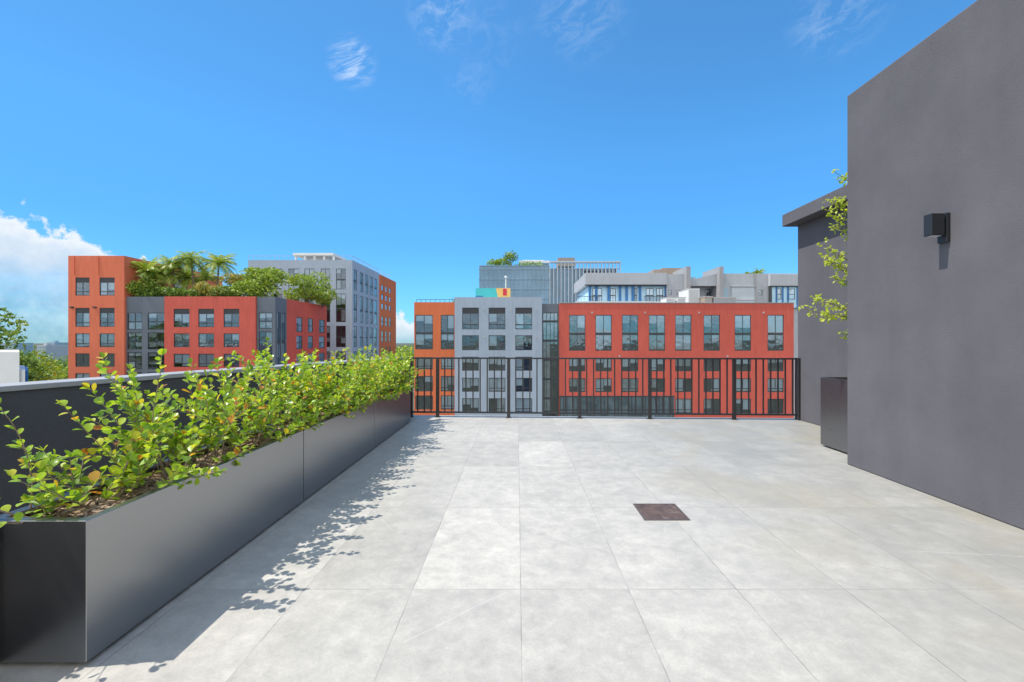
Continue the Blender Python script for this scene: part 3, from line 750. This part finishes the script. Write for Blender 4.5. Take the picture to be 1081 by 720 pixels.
# --- pale grey block behind it
zg = 100.0; xg1 = PX(372, zg); xg0 = PX(262, zg); topG = PZ(274.5, zg)
b3 = thing('apartment_building', 'pale grey apartment block with an orange far end behind the roof garden', 'building', (-49, zg + 15, GROUND))
rowsG = [(283.6, 305.5, 'tall'), (310, 340, 'tall'), (344, 366.5, 'tall'), (371, 393, 'tall')]
rowsG2 = rowsG
yo = xg1 * F / (400.3 - 546); ye = xg1 * F / (417.2 - 546)
wing(b3, 'grey_wing', 'pale_paint', xg0, xg1, zg, yo, topG, fh(xg0, zg, ((270, 281), (287, 298), (304.5, 315.8), (321.4, 331.7), (338.6, 348.5), (354.7, 365)), rowsG),
     rh(xg1, zg, ((373.2, 376.8), (380, 383.5), (385.6, 388.8), (390.5, 393.6), (395.2, 398)), rowsG2, zg), seed=14)
zo = 128.0
wing(b3, 'orange_wing', 'orange_paint', xg1 - 14, xg1 + .25, yo + .02, ye, topG - .3, (), rh(xg1 + .25, yo + .02, ((402.7, 404.8), (406.8, 408.8), (410.8, 412.6)),
     [(304, 309.6, 'narrow'), (313.5, 319, 'narrow'), (322.5, 328, 'narrow'), (335.5, 345, 'tall'), (350, 361, 'tall'), (366, 374, 'tall')], zo) , seed=15)
fr_ = Facade((xg1, zg, 0), (0, 1, 0))
m = MB(); fr_.box(m, yo - zg + .2, ye - zg - .1, GROUND, PZ(334, zo), -.30, -.27)
m2 = MB(); ff = Facade((0, zg, 0), (1, 0, 0))
for k in range(24): ff.box(m2, xg0 + k * 1.0, xg0 + k * 1.0 + .05, topG, topG + .95, .1, .15)
ff.box(m2, xg0, xg1, topG + .92, topG + 1.0, .1, .15)
for k in range(30): fr_.box(m2, k * 1.0 + .5, k * 1.0 + .55, topG, topG + .95, .1, .15)
fr_.box(m2, 0, yo - zg, topG + .92, topG + 1.0, .1, .15)
m2.build('roof_railing', 'unit_metal', b3)
m = MB(); xa, xb = PX(309, 104), PX(352, 104)
m.box(xa, xb, 104, 112, PZ(269.5, 104), PZ(267, 104)); m.box(xa + 2, xb - 2, 106, 111, topG - .5, PZ(269.6, 104))
for k in range(5): m.box(xa + .3 + k * 2.25, xa + .7 + k * 2.25, 104.3, 104.7, topG - .5, PZ(269.6, 104))
m.build('roof_pavilion', 'white_paint', b3)

# --- glass office block far behind
zt = 160.0
b4 = thing('glass_building', 'blue grey glass office block with a planted roof behind the painted panel', 'building', (12, zt + 15, GROUND))
def core(parent, name, mat, x0, x1, y0, y1, z1, z0=GROUND):
    m = MB(); m.box(x0, x1, y0, y1, z0, z1); return m.build(name, mat, parent)
xa, xm, xb = PX(506, zt), PX(580, zt), PX(655, zt)
core(b4, 'glass_wall', 'curtain_glass', xa, xm - .01, zt, zt + 28, PZ(281, zt))
core(b4, 'screen_wall', 'curtain_glass', xm, xb - 1.0, zt + .6, zt + 28, PZ(284, zt))
ff = Facade((0, zt, 0), (1, 0, 0)); m = MB(); n = 16
for k in range(n + 1): a = xa + (xm - xa - .2) * k / n; ff.box(m, a, a + .14, 0, PZ(281.2, zt), -.12, -.002)
for py in (280.2, 284, 294.6, 305, 315): ff.box(m, xa, xm, PZ(py, zt) - .28, PZ(py, zt), -.15, -.003)
fl = Facade((xa, zt + 28, 0), (0, -1, 0))
for k in range(14): fl.box(m, k * 2.0, k * 2.0 + .14, 0, PZ(281.2, zt), -.12, -.002)
for py in (284, 294.6, 305): fl.box(m, 0, 27.9, PZ(py, zt) - .28, PZ(py, zt), -.15, -.003)
m.build('mullion', 'mullion_metal', b4)
m = MB(); n = 19
for k in range(n + 1): a = xm + (xb - xm - .3) * k / n; ff.box(m, a, a + .30, 0, PZ(277.5, zt), -.5, .2)
ff.box(m, xm, xb, PZ(277.4, zt), PZ(275.8, zt), -.6, 1.5); ff.box(m, xm, xb, PZ(284, zt), PZ(283.0, zt), .3, .55)
m.build('fin_screen', 'fin_metal', b4)
m = MB()
for k in range(9): a = PX(617 + k * 4.1, zt); ff.box(m, a, a + .75, PZ(288, zt), PZ(285.5, zt), .45, .59)
m.build('vent_opening', 'frame_metal', b4)
m = MB(); m.box(PX(548, 168), PX(580, 168), 168, 178, PZ(277.5, 168), PZ(275.0, 168)); m.box(PX(552, 168), PX(574, 168), 170, 176, PZ(281.5, 168), PZ(273.5, 168)); m.build('roof_canopy', 'white_paint', b4)
m = MB(); m.box(PX(589, 172), PX(607, 172), 172, 180, PZ(281, 172), PZ(272, 172)); m.build('roof_penthouse', 'brown_metal', b4)

# --- grey and pale blue block behind the red wing
zc = 100.0
b5 = thing('apartment_building', 'low grey block with pale blue balcony fronts behind the long red wall', 'building', (PX(720, zc), zc + 12, GROUND))
def fx(px): return PX(px, zc)
def fz(py): return PZ(py, zc)
ff = Facade((0, zc, 0), (1, 0, 0))
core(b5, 'roof_slab', 'grey_wall', fx(618), fx(704), zc, zc + 20, fz(288), fz(300.4))
m = MB(); ff.box(m, fx(617.6), fx(704), fz(301.3), fz(300.4), -.15, .5); m.build('slab_edge', 'frame_metal', b5)
core(b5, 'balcony_front', 'pale_blue', fx(622), fx(703.5), zc + 1.0, zc + 20, fz(301.4))
m = MB()
for q in (621.5, 628.5, 641.5, 653.5, 660.5, 667, 674.5, 702):
    m = MB(); ff.box(m, fx(q) * 1.008, fx(q) * 1.008 + .5, fz(330), fz(301.5), .62, .99); m.build('blue_fin', 'deep_blue', b5)
for q0, q1 in ((625.5, 635.5), (644.5, 650), (670, 672.5), (682, 690), (693, 700)):
    fw = Facade((0, zc + .84, 0), (1, 0, 0)); window(fw, b5, fx(q0) * 1.008, fx(q1) * 1.008, fz(318), fz(304), 'tall', random.Random(int(q0)))
m = MB()
for q0, q1 in ((609, 636), (680, 704)):
    for k in range(int((q1 - q0) / 1.6)): ff.box(m, fx(q0 + k * 1.6), fx(q0 + k * 1.6) + .06, fz(318), fz(313.0), .0, .06)
    ff.box(m, fx(q0), fx(q1), fz(313.0), fz(312.5), -.02, .08)
m.build('balcony_rail', 'frame_metal', b5)
m = MB(); m.box(fx(608), fx(704), zc - .2, zc + 19, fz(320), fz(318.1)); m.build('balcony_floor', 'white_paint', b5)
wing(b5, 'grey_wall', 'grey_wall', fx(704.2), fx(726), zc + .4, zc + 18, fz(289), [(fx(706) - fx(704.2), fx(709.6) - fx(704.2), fz(311.3), fz(306), 'narrow'), (fx(715) - fx(704.2), fx(719.4) - fx(704.2), fz(311.3), fz(306), 'narrow')], seed=20)
for q in (723, 757.5):
    m = MB(); ff.box(m, fx(q), fx(q + 4.3), GROUND, fz(282), -1.0, 8); m.build('pier', 'mid_grey_wall', b5)
wing(b5, 'recessed_wall', 'grey_wall', fx(727.4), fx(757.3), zc + 3, zc + 18, fz(296), [(fx(745) * 1.03 - fx(727.4), fx(755) * 1.03 - fx(727.4) - .3, fz(316), fz(303.5), 'tall')], seed=21)
m = MB(); a, b = fx(728), fx(757.2)
m.hexa([(a, zc + .5, fz(301.5)), (b, zc + .5, fz(301.5)), (b, zc + 9, fz(301.5)), (a, zc + 9, fz(301.5)), (a, zc + .5, fz(295.5)), (b, zc + .5, fz(288.6)), (b, zc + 9, fz(288.6)), (a, zc + 9, fz(295.5))])
m.build('sloping_canopy', 'grey_wall', b5)
m = MB(); m.box(fx(728), fx(757), zc + 12, zc + 18, fz(296), fz(284.5)); m.build('roof_glazing', 'far_glass', b5)
wing(b5, 'long_grey_wall', 'grey_wall', fx(761.9), fx(860), zc + .2, zc + 18, fz(288.6), [(fx(801.5) - fx(761.9), fx(805.5) - fx(761.9), fz(311.8), fz(306), 'narrow')], seed=22)
m = MB(); ff.box(m, fx(772.5), fx(797.5), fz(320), fz(303), .06, .198); m.build('shutter_panel', 'fin_metal', b5)
m = MB(); ff.box(m, fx(772), fx(798), fz(303.0), fz(302.3), -.1, .198); ff.box(m, fx(772), fx(798), fz(317.2), fz(316.5), .0, .055); ff.box(m, fx(796.8), fx(798.6), fz(325), fz(288.5), -.05, .05); m.build('panel_trim', 'mid_grey_wall', b5)
m = MB(); ff.box(m, fx(763.5), fx(769), fz(317), fz(304), .05, .198); m.build('glazed_door', 'far_glass', b5)
m = MB(); ff.box(m, fx(811.5), fx(860), fz(301.9), fz(290), -.6, .198); m.build('upper_band', 'grey_wall', b5)
m = MB(); ff.box(m, fx(813.5), fx(860), fz(325), fz(303), -.3, .198); m.build('balcony_front', 'pale_blue', b5)
m = MB(); ff.box(m, fx(811.5), fx(860), fz(302.9), fz(302.0), -.7, .19); ff.box(m, fx(811.8), fx(813.3), fz(325), fz(303.0), -.6, .19); m.build('frame', 'frame_metal', b5)
m = MB()
for q in (818, 824.5, 830, 840, 846):
    m = MB(); ff.box(m, fx(q), fx(q) + .35, fz(325), fz(303.1), -.42, -.31); m.build('blue_fin', 'deep_blue', b5)
for q0, q1 in ((818.8, 823.6), (831.5, 838), (848, 853)):
    fw = Facade((0, zc - .48, 0), (1, 0, 0)); window(fw, b5, fx(q0), fx(q1), fz(316), fz(305), 'narrow', random.Random(int(q0)))
m = MB(); m.box(PX(690, 108), PX(716, 108), 108, 116, fz(300), PZ(284.5, 108)); m.box(PX(700, 108), PX(722, 108), 108.5, 115, PZ(284.6, 108), PZ(282.5, 108)); m.build('roof_penthouse', 'brown_metal', b5)

# --- plant on the red roof
zr_ = 82.0
def unit(name, label, cat, p0, p1, py0, mat, y=zr_, dp=3.0, kind='box', group=None):
    z0 = PZ(320.3, zb) - .5
    o = thing(name, label, cat, ((PX(p0, y) + PX(p1, y)) / 2, y + dp / 2, z0), group)
    a, b = PX(p0, y), PX(p1, y); zt_ = PZ(py0, y)
    m = MB(); m.box(a, b, y, y + dp, z0 + .25, zt_ - .12); m.build('casing', mat, o, bevel=.03)
    m = MB(); m.box(a - .06, b + .06, y - .06, y + dp + .06, zt_ - .12, zt_); m.build('cover', 'unit_metal', o)
    m = MB(); m.box(a + .1, a + .4, y + .1, y + dp - .1, z0, z0 + .25); m.box(b - .4, b - .1, y + .1, y + dp - .1, z0, z0 + .25); m.build('skid', 'frame_metal', o)
    m = MB(); n = max(3, int((zt_ - z0) / .22))
    for k in range(n): m.box(a + .15, b - .15, y - .03, y - .002, z0 + .35 + k * (zt_ - z0 - .6) / n, z0 + .35 + (k + .45) * (zt_ - z0 - .6) / n)
    m.build('louvre', 'mid_grey_wall', o)
unit('air_conditioner', 'white rooftop cooling unit at left end of the plant on the red roof', 'air conditioner', 703, 712.6, 313.8, 'white_paint')
unit('air_conditioner', 'white rooftop cooling unit beside the tall pale housing on the red roof', 'air conditioner', 714.6, 724, 313.6, 'white_paint')
unit('stair_housing', 'tall pale stair housing on the red roof in front of the grey block', 'rooftop housing', 726.5, 738.5, 304.3, 'white_paint', 84, 5)
unit('air_conditioner', 'low brownish rooftop unit right of the tall pale housing', 'air conditioner', 744, 752, 312.8, 'brown_metal')
unit('air_conditioner', 'long low dark grey rooftop unit at right of the red roof plant', 'air conditioner', 753.5, 777, 313.6, 'mid_grey_wall')

# --- painted panel above the grey wing
sg = thing('painted_panel', 'turquoise, yellow and red painted panel above the pale grey wing', 'sign', (PX(520, 80), 80, PZ(314, 80)))
zs = 80.0; zt_, zb_ = PZ(304.2, zs), PZ(318, zs)
m = MB(); m.box(PX(502, zs), PX(531, zs), zs, zs + 2, zb_, zt_); m.build('turquoise_field', 'turquoise', sg)
m = MB(); a, b, c, e = PX(523.5, zs), PX(526.5, zs), PX(538.8, zs), zs - .03
m.hexa([(b, e, zb_), (c, e, zb_), (c, zs + 2, zb_), (b, zs + 2, zb_), (a, e, zt_ - .01), (c, e, zt_ - .01), (c, zs + 2, zt_ - .01), (a, zs + 2, zt_ - .01)]); m.build('yellow_field', 'sign_yellow', sg)
m = MB(); m.box(PX(531, zs), PX(535, zs), zs - .06, zs - .032, PZ(312, zs), PZ(304.8, zs)); m.build('red_block', 'sign_red', sg)
m = MB(); m.box(PX(502, zs), PX(510, zs), zs - .03, zs - .002, PZ(316, zs), PZ(312.2, zs)); m.build('blue_block', 'sign_blue', sg)

vp = thing('vent_pole', 'thin white pole with a small cap on the roof of the grey wing', 'pole', (PX(534, 82), 82, PZ(315, zb) - .5))
m = MB(); px_ = PX(534, 82); m.tube([(px_, 82, PZ(315, zb) - .5), (px_, 82, PZ(293, 82))], [.11, .09], 8); m.build('shaft', 'white_paint', vp)
m = MB(); m.tube([(px_, 82, PZ(293, 82)), (px_, 82, PZ(291.4, 82))], [.28, .2], 8); m.build('cap', 'white_paint', vp)
# small wall vents between the windows of the long block
for q, py in ((511, 327), (539, 327), (566, 327), (511, 356), (566, 356), (625, 330), (681, 330), (738, 330), (806, 330), (654, 376), (768, 376)):
    yy = zb - .5 if q < 572 else zb
    f_ = Facade((0, yy, 0), (1, 0, 0)); m = MB(); f_.box(m, PX(q, yy) - .13, PX(q, yy) + .13, PZ(py, yy) - .13, PZ(py, yy) + .13, -.06, -.002); m.build('wall_vent', 'unit_metal', b1)

# ------------------------------------------------------------------ trees, palms and shrubs away from the terrace
def leaf_card(mb, p, size, r):
    u = rvec(r).normalized(); v = u.cross(rvec(r)).normalized(); u *= size; v *= size * r.uniform(.35, .7)
    n = u.cross(v).normalized() * size * .22
    a, b, c, dd = p - u, p + v * .9 + n, p + u, p - v * .9 + n
    i = len(mb.v); mb.v += [tuple(a), tuple(p - v + n), tuple(c), tuple(p + v + n)]
    mb.f += [(i, i + 1, i + 2), (i, i + 2, i + 3)]; mb.mi += [0, 0]
def crown(mb, blobs, n, size, r):
    tot = sum(b[3] for b in blobs)
    for (c, rx, rz, wgt) in blobs:
        c = Vector(c)
        for _ in range(int(n * wgt / tot)):
            q = rvec(r)
            while q.length > 1 or q.length < .05: q = rvec(r)
            q = q.normalized() * (q.length ** .55)
            f = 1 + .35 * mnoise.noise(q * 2.3 + c)
            leaf_card(mb, c + Vector((q.x * rx * f, q.y * rx * f, q.z * rz * f)), size * r.uniform(.6, 1.3), r)
def tree(name, label, x, y, z0, h, w_, mat='crown_leaf', n=900, size=.3, seed=1, group=None, trunk=.35, cat='tree', open_=.0):
    r = random.Random(seed); o = thing(name, label, cat, (x, y, z0), group)
    tk = MB(); hb = h * trunk; limb_tips = []
    tk.tube([(x, y, z0 - .1), (x + .04 * h * r.uniform(-1, 1), y, z0 + hb * .6), (x, y, z0 + hb * 1.2)], [h * .028, h * .022, h * .016], 7)
    blobs = []
    for k in range(9):
        a = k * 2.4 + r.uniform(-.4, .4); rad = w_ * .5 * r.uniform(.25, .72); zz = z0 + hb + (h - hb) * r.uniform(.15, .85)
        c = (x + math.cos(a) * rad, y + math.sin(a) * rad, zz)
        blobs.append((c, w_ * r.uniform(.20, .34), (h - hb) * r.uniform(.18, .30), r.uniform(.6, 1.3)))
        tk.tube([(x, y, z0 + hb * r.uniform(.7, 1.1)), ((x + c[0]) / 2, (y + c[1]) / 2, (z0 + hb + zz) / 2), c], [h * .012, h * .008, h * .003], 5)
    tk.build('trunk', 'bark', o); cb = MB(); crown(cb, blobs, n, size, r); cb.build('crown', mat, o)
    return o
def bush(name, label, x, y, z0, h, w_, mat='crown_leaf', n=450, size=.22, seed=1, group=None):
    r = random.Random(seed); o = thing(name, label, 'shrub', (x, y, z0), group)
    st = MB(); blobs = []
    for k in range(6):
        a = k * 1.05 + r.uniform(-.3, .3); c = (x + math.cos(a) * w_ * .3, y + math.sin(a) * w_ * .25, z0 + h * r.uniform(.35, .72))
        blobs.append((c, w_ * .24, h * .3, 1)); st.tube([(x, y, z0 - .05), c], [.05, .02], 5)
    st.build('stem', 'bark', o); cb = MB(); crown(cb, blobs, n, size, r); cb.build('foliage', mat, o)
def palm(label, x, y, z0, h, fr=2.6, nf=16, seed=1, group=None, mat='palm_leaf', up=.55, tr=.13):
    r = random.Random(seed); o = thing('palm_tree', label, 'palm tree', (x, y, z0), group)
    lean = Vector((r.uniform(-.08, .08), r.uniform(-.08, .08), 0)) * h
    top = Vector((x, y, z0 + h)) + lean
    tk = MB(); tk.tube([(x, y, z0 - .05), Vector((x, y, z0)) + lean * .3 + Z3 * h * .5, top], [tr * 1.3, tr, tr * .8], 8)
    tk.tube([top - Z3 * .05, top + Z3 * .5], [tr * .9, tr * .3], 8); tk.build('trunk', 'bark', o)
    cb = MB()
    for k in range(nf):
        a = k * 2.399 + r.uniform(-.2, .2); e = up + r.uniform(-.75, .7)
        hd = Vector((math.cos(a), math.sin(a), 0)); d = (hd * math.cos(e) + Z3 * math.sin(e)).normalized()
        L = fr * r.uniform(.8, 1.1); p = top + Z3 * .2; n = 11; pts = [p.copy()]
        for q in range(n):
            d = (d + Vector((0, 0, -.105 - .012 * q))).normalized(); p = p + d * L / n; pts.append(p.copy())
        side = d.cross(Z3).normalized() if abs(d.z) < .98 else Vector((1, 0, 0))
        side = hd.cross(Z3).normalized()
        for q in range(1, n + 1):
            t = (pts[q] - pts[q - 1]).normalized(); f = q / n
            ln = fr * .34 * math.sin(math.pi * min(1, .15 + .8 * f)) * r.uniform(.8, 1.15)
            for sgn in (-1, 1):
                for sub in (0, .5):
                    b0 = pts[q - 1].lerp(pts[q], sub); wv = t * (L / n * .48)
                    tip = b0 + side * sgn * ln * .8 + t * ln * .55 - Z3 * ln * r.uniform(.25, .6)
                    i = len(cb.v); cb.v += [tuple(b0 - wv * .5), tuple(b0 + wv * .5), tuple(tip)]; cb.f.append((i, i + 1, i + 2)); cb.mi.append(0)
        i = len(cb.v)
        cb.tube(pts, [.035 * (1 - .8 * q / n) for q in range(n + 1)], 4)
    cb.build('frond', mat, o)
    return o
# roof garden of the coral block
zd = topW - .5
GP = 'palms in the roof garden'
for (px, y, hh, fr, sd_, lab) in ((157, 75, 4.3, 4.0, 1, 'broad low palm against the coral tower in the roof garden'),
                                  (170, 76.5, 4.6, 3.8, 2, 'bushy palm just right of the broad low palm on the roof'),
                                  (196, 80, 4.6, 3.4, 6, 'low bushy palm between the two left slender palms'),
                                  (219, 81, 4.4, 3.4, 7, 'low bushy palm behind the bare palm trunk'),
                                  (184, 77, 6.5, 3.4, 3, 'leftmost of the three slender tall roof palms'),
                                  (205.5, 78, 7.2, 3.5, 4, 'tallest slender roof palm, with a bare pale trunk'),
                                  (229, 79, 6.9, 4.0, 5, 'rightmost of the three slender tall roof palms, wide drooping fronds')):
    palm(lab, PX(px, y), y, zd, hh, fr, 26, sd_, GP, up=.75 if sd_ in (1, 2, 6, 7) else .5, tr=.16)
GT = 'trees and shrubs in the roof garden'
tree('roof_tree', 'yellowish rounded tree in the middle of the roof garden', PX(250, 78), 78, zd, 4.9, 6.0, 'yellow_crown_leaf', 1500, .24, 21, GT, .2)
tree('roof_tree', 'large bright green tree on the corner of the roof garden', PX(279, 77), 77, zd, 5.6, 8.6, 'light_crown_leaf', 3000, .27, 22, GT, .12)
tree('roof_tree', 'spreading green tree above the red side wall of the roof garden', PX(324, 85), 85, zd, 6.4, 8.8, 'light_crown_leaf', 2800, .27, 23, GT, .14)
tree('roof_tree', 'small green tree between the yellowish tree and the corner tree', PX(263, 82), 82, zd, 6.0, 6.0, 'light_crown_leaf', 1600, .27, 25, GT, .15)
for k, (px, hh, ww, mt, lab) in enumerate(((152, 3.4, 4.4, 'light_crown_leaf', 'tall light shrub left of the broad low palm'), (224, 3.0, 4.4, 'yellow_crown_leaf', 'yellowish shrub below the rightmost slender palm'), (261, 3.2, 4.6, 'light_crown_leaf', 'light shrub at the foot of the corner tree'),
                                           (140, 2.3, 3.8, 'light_crown_leaf', 'light green shrub at the foot of the coral tower'), (160, 2.3, 3.6, 'crown_leaf', 'dark shrub under the broad low palm'),
                                           (184, 2.0, 3.4, 'crown_leaf', 'dark rounded shrub below the leftmost slender palm'), (211, 2.0, 3.2, 'crown_leaf', 'dark rounded shrub beside the bare palm trunk'),
                                           (238, 2.4, 4.2, 'crown_leaf', 'dense dark shrub below the yellowish roof tree'))):
    bush('roof_shrub', lab, PX(px, 74.2), 74.2, zd, hh * 1.15, ww * 1.15, mt, 1200, .22, 30 + k, GT)
bush('roof_shrub', 'low green shrub at the far end of the red side wall', PX(341, 89), 89, zd, 2.6, 3.0, 'light_crown_leaf', 600, .2, 41, GT)
# plants on other roofs
z4 = PZ(281, zt)
palm('single palm on the roof of the glass office block', PX(538.5, 166), 166, z4, 5.6, 2.6, 15, 50, None, 'palm_leaf', .3, .25)
bush('roof_shrub', 'low shrub at the left corner of the glass office roof', PX(521, 163), 163, z4, 3.2, 5.5, 'light_crown_leaf', 420, .32, 51)
bush('roof_shrub', 'green shrub left of the palm on the glass office roof', PX(530, 164), 164, z4, 4.4, 5.5, 'light_crown_leaf', 480, .32, 52)
bush('roof_shrub', 'tall dark shrub around the foot of the glass office palm', PX(539, 163), 163, z4, 6.0, 5.5, 'crown_leaf', 600, .32, 53)
bush('roof_shrub', 'long low planting right of the glass office palm', PX(560, 162), 162, z4, 1.6, 11, 'light_crown_leaf', 420, .3, 54)
z5 = fz(288.6) - .5
palm('short bushy palm on the grey block roof near the tall wall', PX(802, 106), 106, z5, 1.5, 1.9, 24, 55, None, 'palm_leaf', .5, .2)
bush('roof_shrub', 'rounded shrub left of the short palm on the grey block roof', PX(793, 107), 107, z5, 2.0, 3.2, 'light_crown_leaf', 700, .25, 56)
r = random.Random(60); rp = thing('roof_plant', 'spiky dark plant on the orange roof beside the grey wing', 'plant', (PX(480, 76), 76, PZ(320, zb) - .5))
m = MB()
for k in range(34):
    a = r.uniform(0, 6.28); q = Vector((PX(476 + 9 * r.random(), 76), 76 + r.uniform(-.4, .4), PZ(320, zb) - .5)); tip = q + Vector((math.cos(a) * .55, math.sin(a) * .5, r.uniform(1.0, 2.3)))
    sd_ = Vector((-math.sin(a), math.cos(a), 0)) * .09; m.quad(q - sd_, q + sd_, tip)
m.build('blade', 'crown_leaf', rp)

# --- low things at far left
wb = thing('white_house', 'plain white flat-roofed building beyond the parapet at far left', 'building', (-48, 44, GROUND))
def ray_prism(p0, p1, y0, y1, z1, skew=0.0):
    m = MB(); m.prism([(PX(p0, y0), y0), (PX(p1, y0), y0), (PX(p1 - skew, y1), y1), (PX(p0 - 20, y1), y1)], GROUND, z1); return m
ray_prism(-140, 20.5, 42, 52, PZ(371.5, 42), .6).build('wall', 'white_paint', wb)
ray_prism(20.7, 26.5, 42.2, 50, PZ(390.5, 42), .6).build('lean_to', 'white_paint', wb)
ray_prism(26.7, 29.8, 42.5, 49, PZ(391.5, 42), .6).build('window_bay', 'deep_blue', wb)
tree('tree', 'tall dark tree rising over the white building at far left', PX(-13, 58), 58, GROUND, PZ(329, 58) - GROUND, 9.0, 'crown_leaf', 3600, .34, 70, None, .62)
FT = 'trees beyond the white building'
for k, (px, y, py, ww, mt, lab) in enumerate(((28, 80, 376, 8, 'light_crown_leaf', 'bright tree right behind the white building'), (44, 95, 379, 10, 'crown_leaf', 'dark tree between the white building and the coral tower'),
                                              (58, 88, 387, 9, 'light_crown_leaf', 'low bright tree at the foot of the coral tower'), (66, 120, 378, 10, 'light_crown_leaf', 'light green tree touching the left edge of the coral tower'),
                                              (36, 130, 371, 12, 'crown_leaf', 'dark tree just below the far skyline at left'))):
    tree('tree', lab, PX(px, y), y, GROUND, PZ(py, y) - GROUND, ww, mt, 1300, .42, 80 + k, FT, .4)
for k, (px, y, py, lab) in enumerate(((424, 150, 366, 'tree in the gap left of the orange wing'), (433, 175, 365, 'light tree touching the orange wing in the gap'))):
    tree('tree', lab, PX(px, y), y, GROUND, PZ(py, y) - GROUND, 12, 'light_crown_leaf', 1500, .45, 90 + k, None, .4)
for (p0, p1, py, y, mt, lab) in ((39, 48, 364.5, 420, 'grey_wall', 'small grey building on the far skyline at left'), (50, 58, 361.5, 520, 'far_glass', 'blue glass building on the far skyline at left'),
                                 (60, 69, 363.0, 560, 'white_paint', 'pale building on the far skyline beside the coral tower'), (-20, 14, 362, 600, 'far_glass', 'bluish building on the far skyline behind the tall tree')):
    o = thing('far_building', lab, 'building', (PX((p0 + p1) / 2, y), y, GROUND), 'buildings on the far skyline')
    x0, x1 = PX(p0, y), PX(p1, y); t_ = PZ(py, y)
    m = MB(); m.box(x0, x1, y, y + 25, GROUND, t_); m.box(x0 + 2, x0 + 5, y + 4, y + 8, t_, t_ + 2.2); m.build('wall', mt, o)
    m = MB(); n = 5
    for k in range(n): m.box(x0 + .5, x1 - .5, y - .12, y - .02, t_ - 2.6 - 3.4 * k, t_ - 1.0 - 3.4 * k)
    m.build('window_band', 'far_glass', o)
# the wooded city far off reads as one mass
r = random.Random(77); m = MB()
for k in range(2300):
    y = 140 * math.exp(r.random() * 2.5); x = r.uniform(-2.6, 1.1) * y
    if -75 < x < 60 and y < 200: continue
    h = r.uniform(7, 14); w_ = r.uniform(5, 9); z0 = GROUND + h * .55
    for _ in range(46 if y < 500 else 22):
        q = rvec(r)
        if q.length > 1: q.normalize()
        leaf_card(m, Vector((x + q.x * w_, y + q.y * w_, z0 + q.z * h * .45)), r.uniform(.8, 1.7) * (1 if y < 500 else 1.8), r)
tag(m.build('far_woodland', 'crown_leaf'), 'wooded city greenery stretching to the horizon', 'trees', kind='stuff')
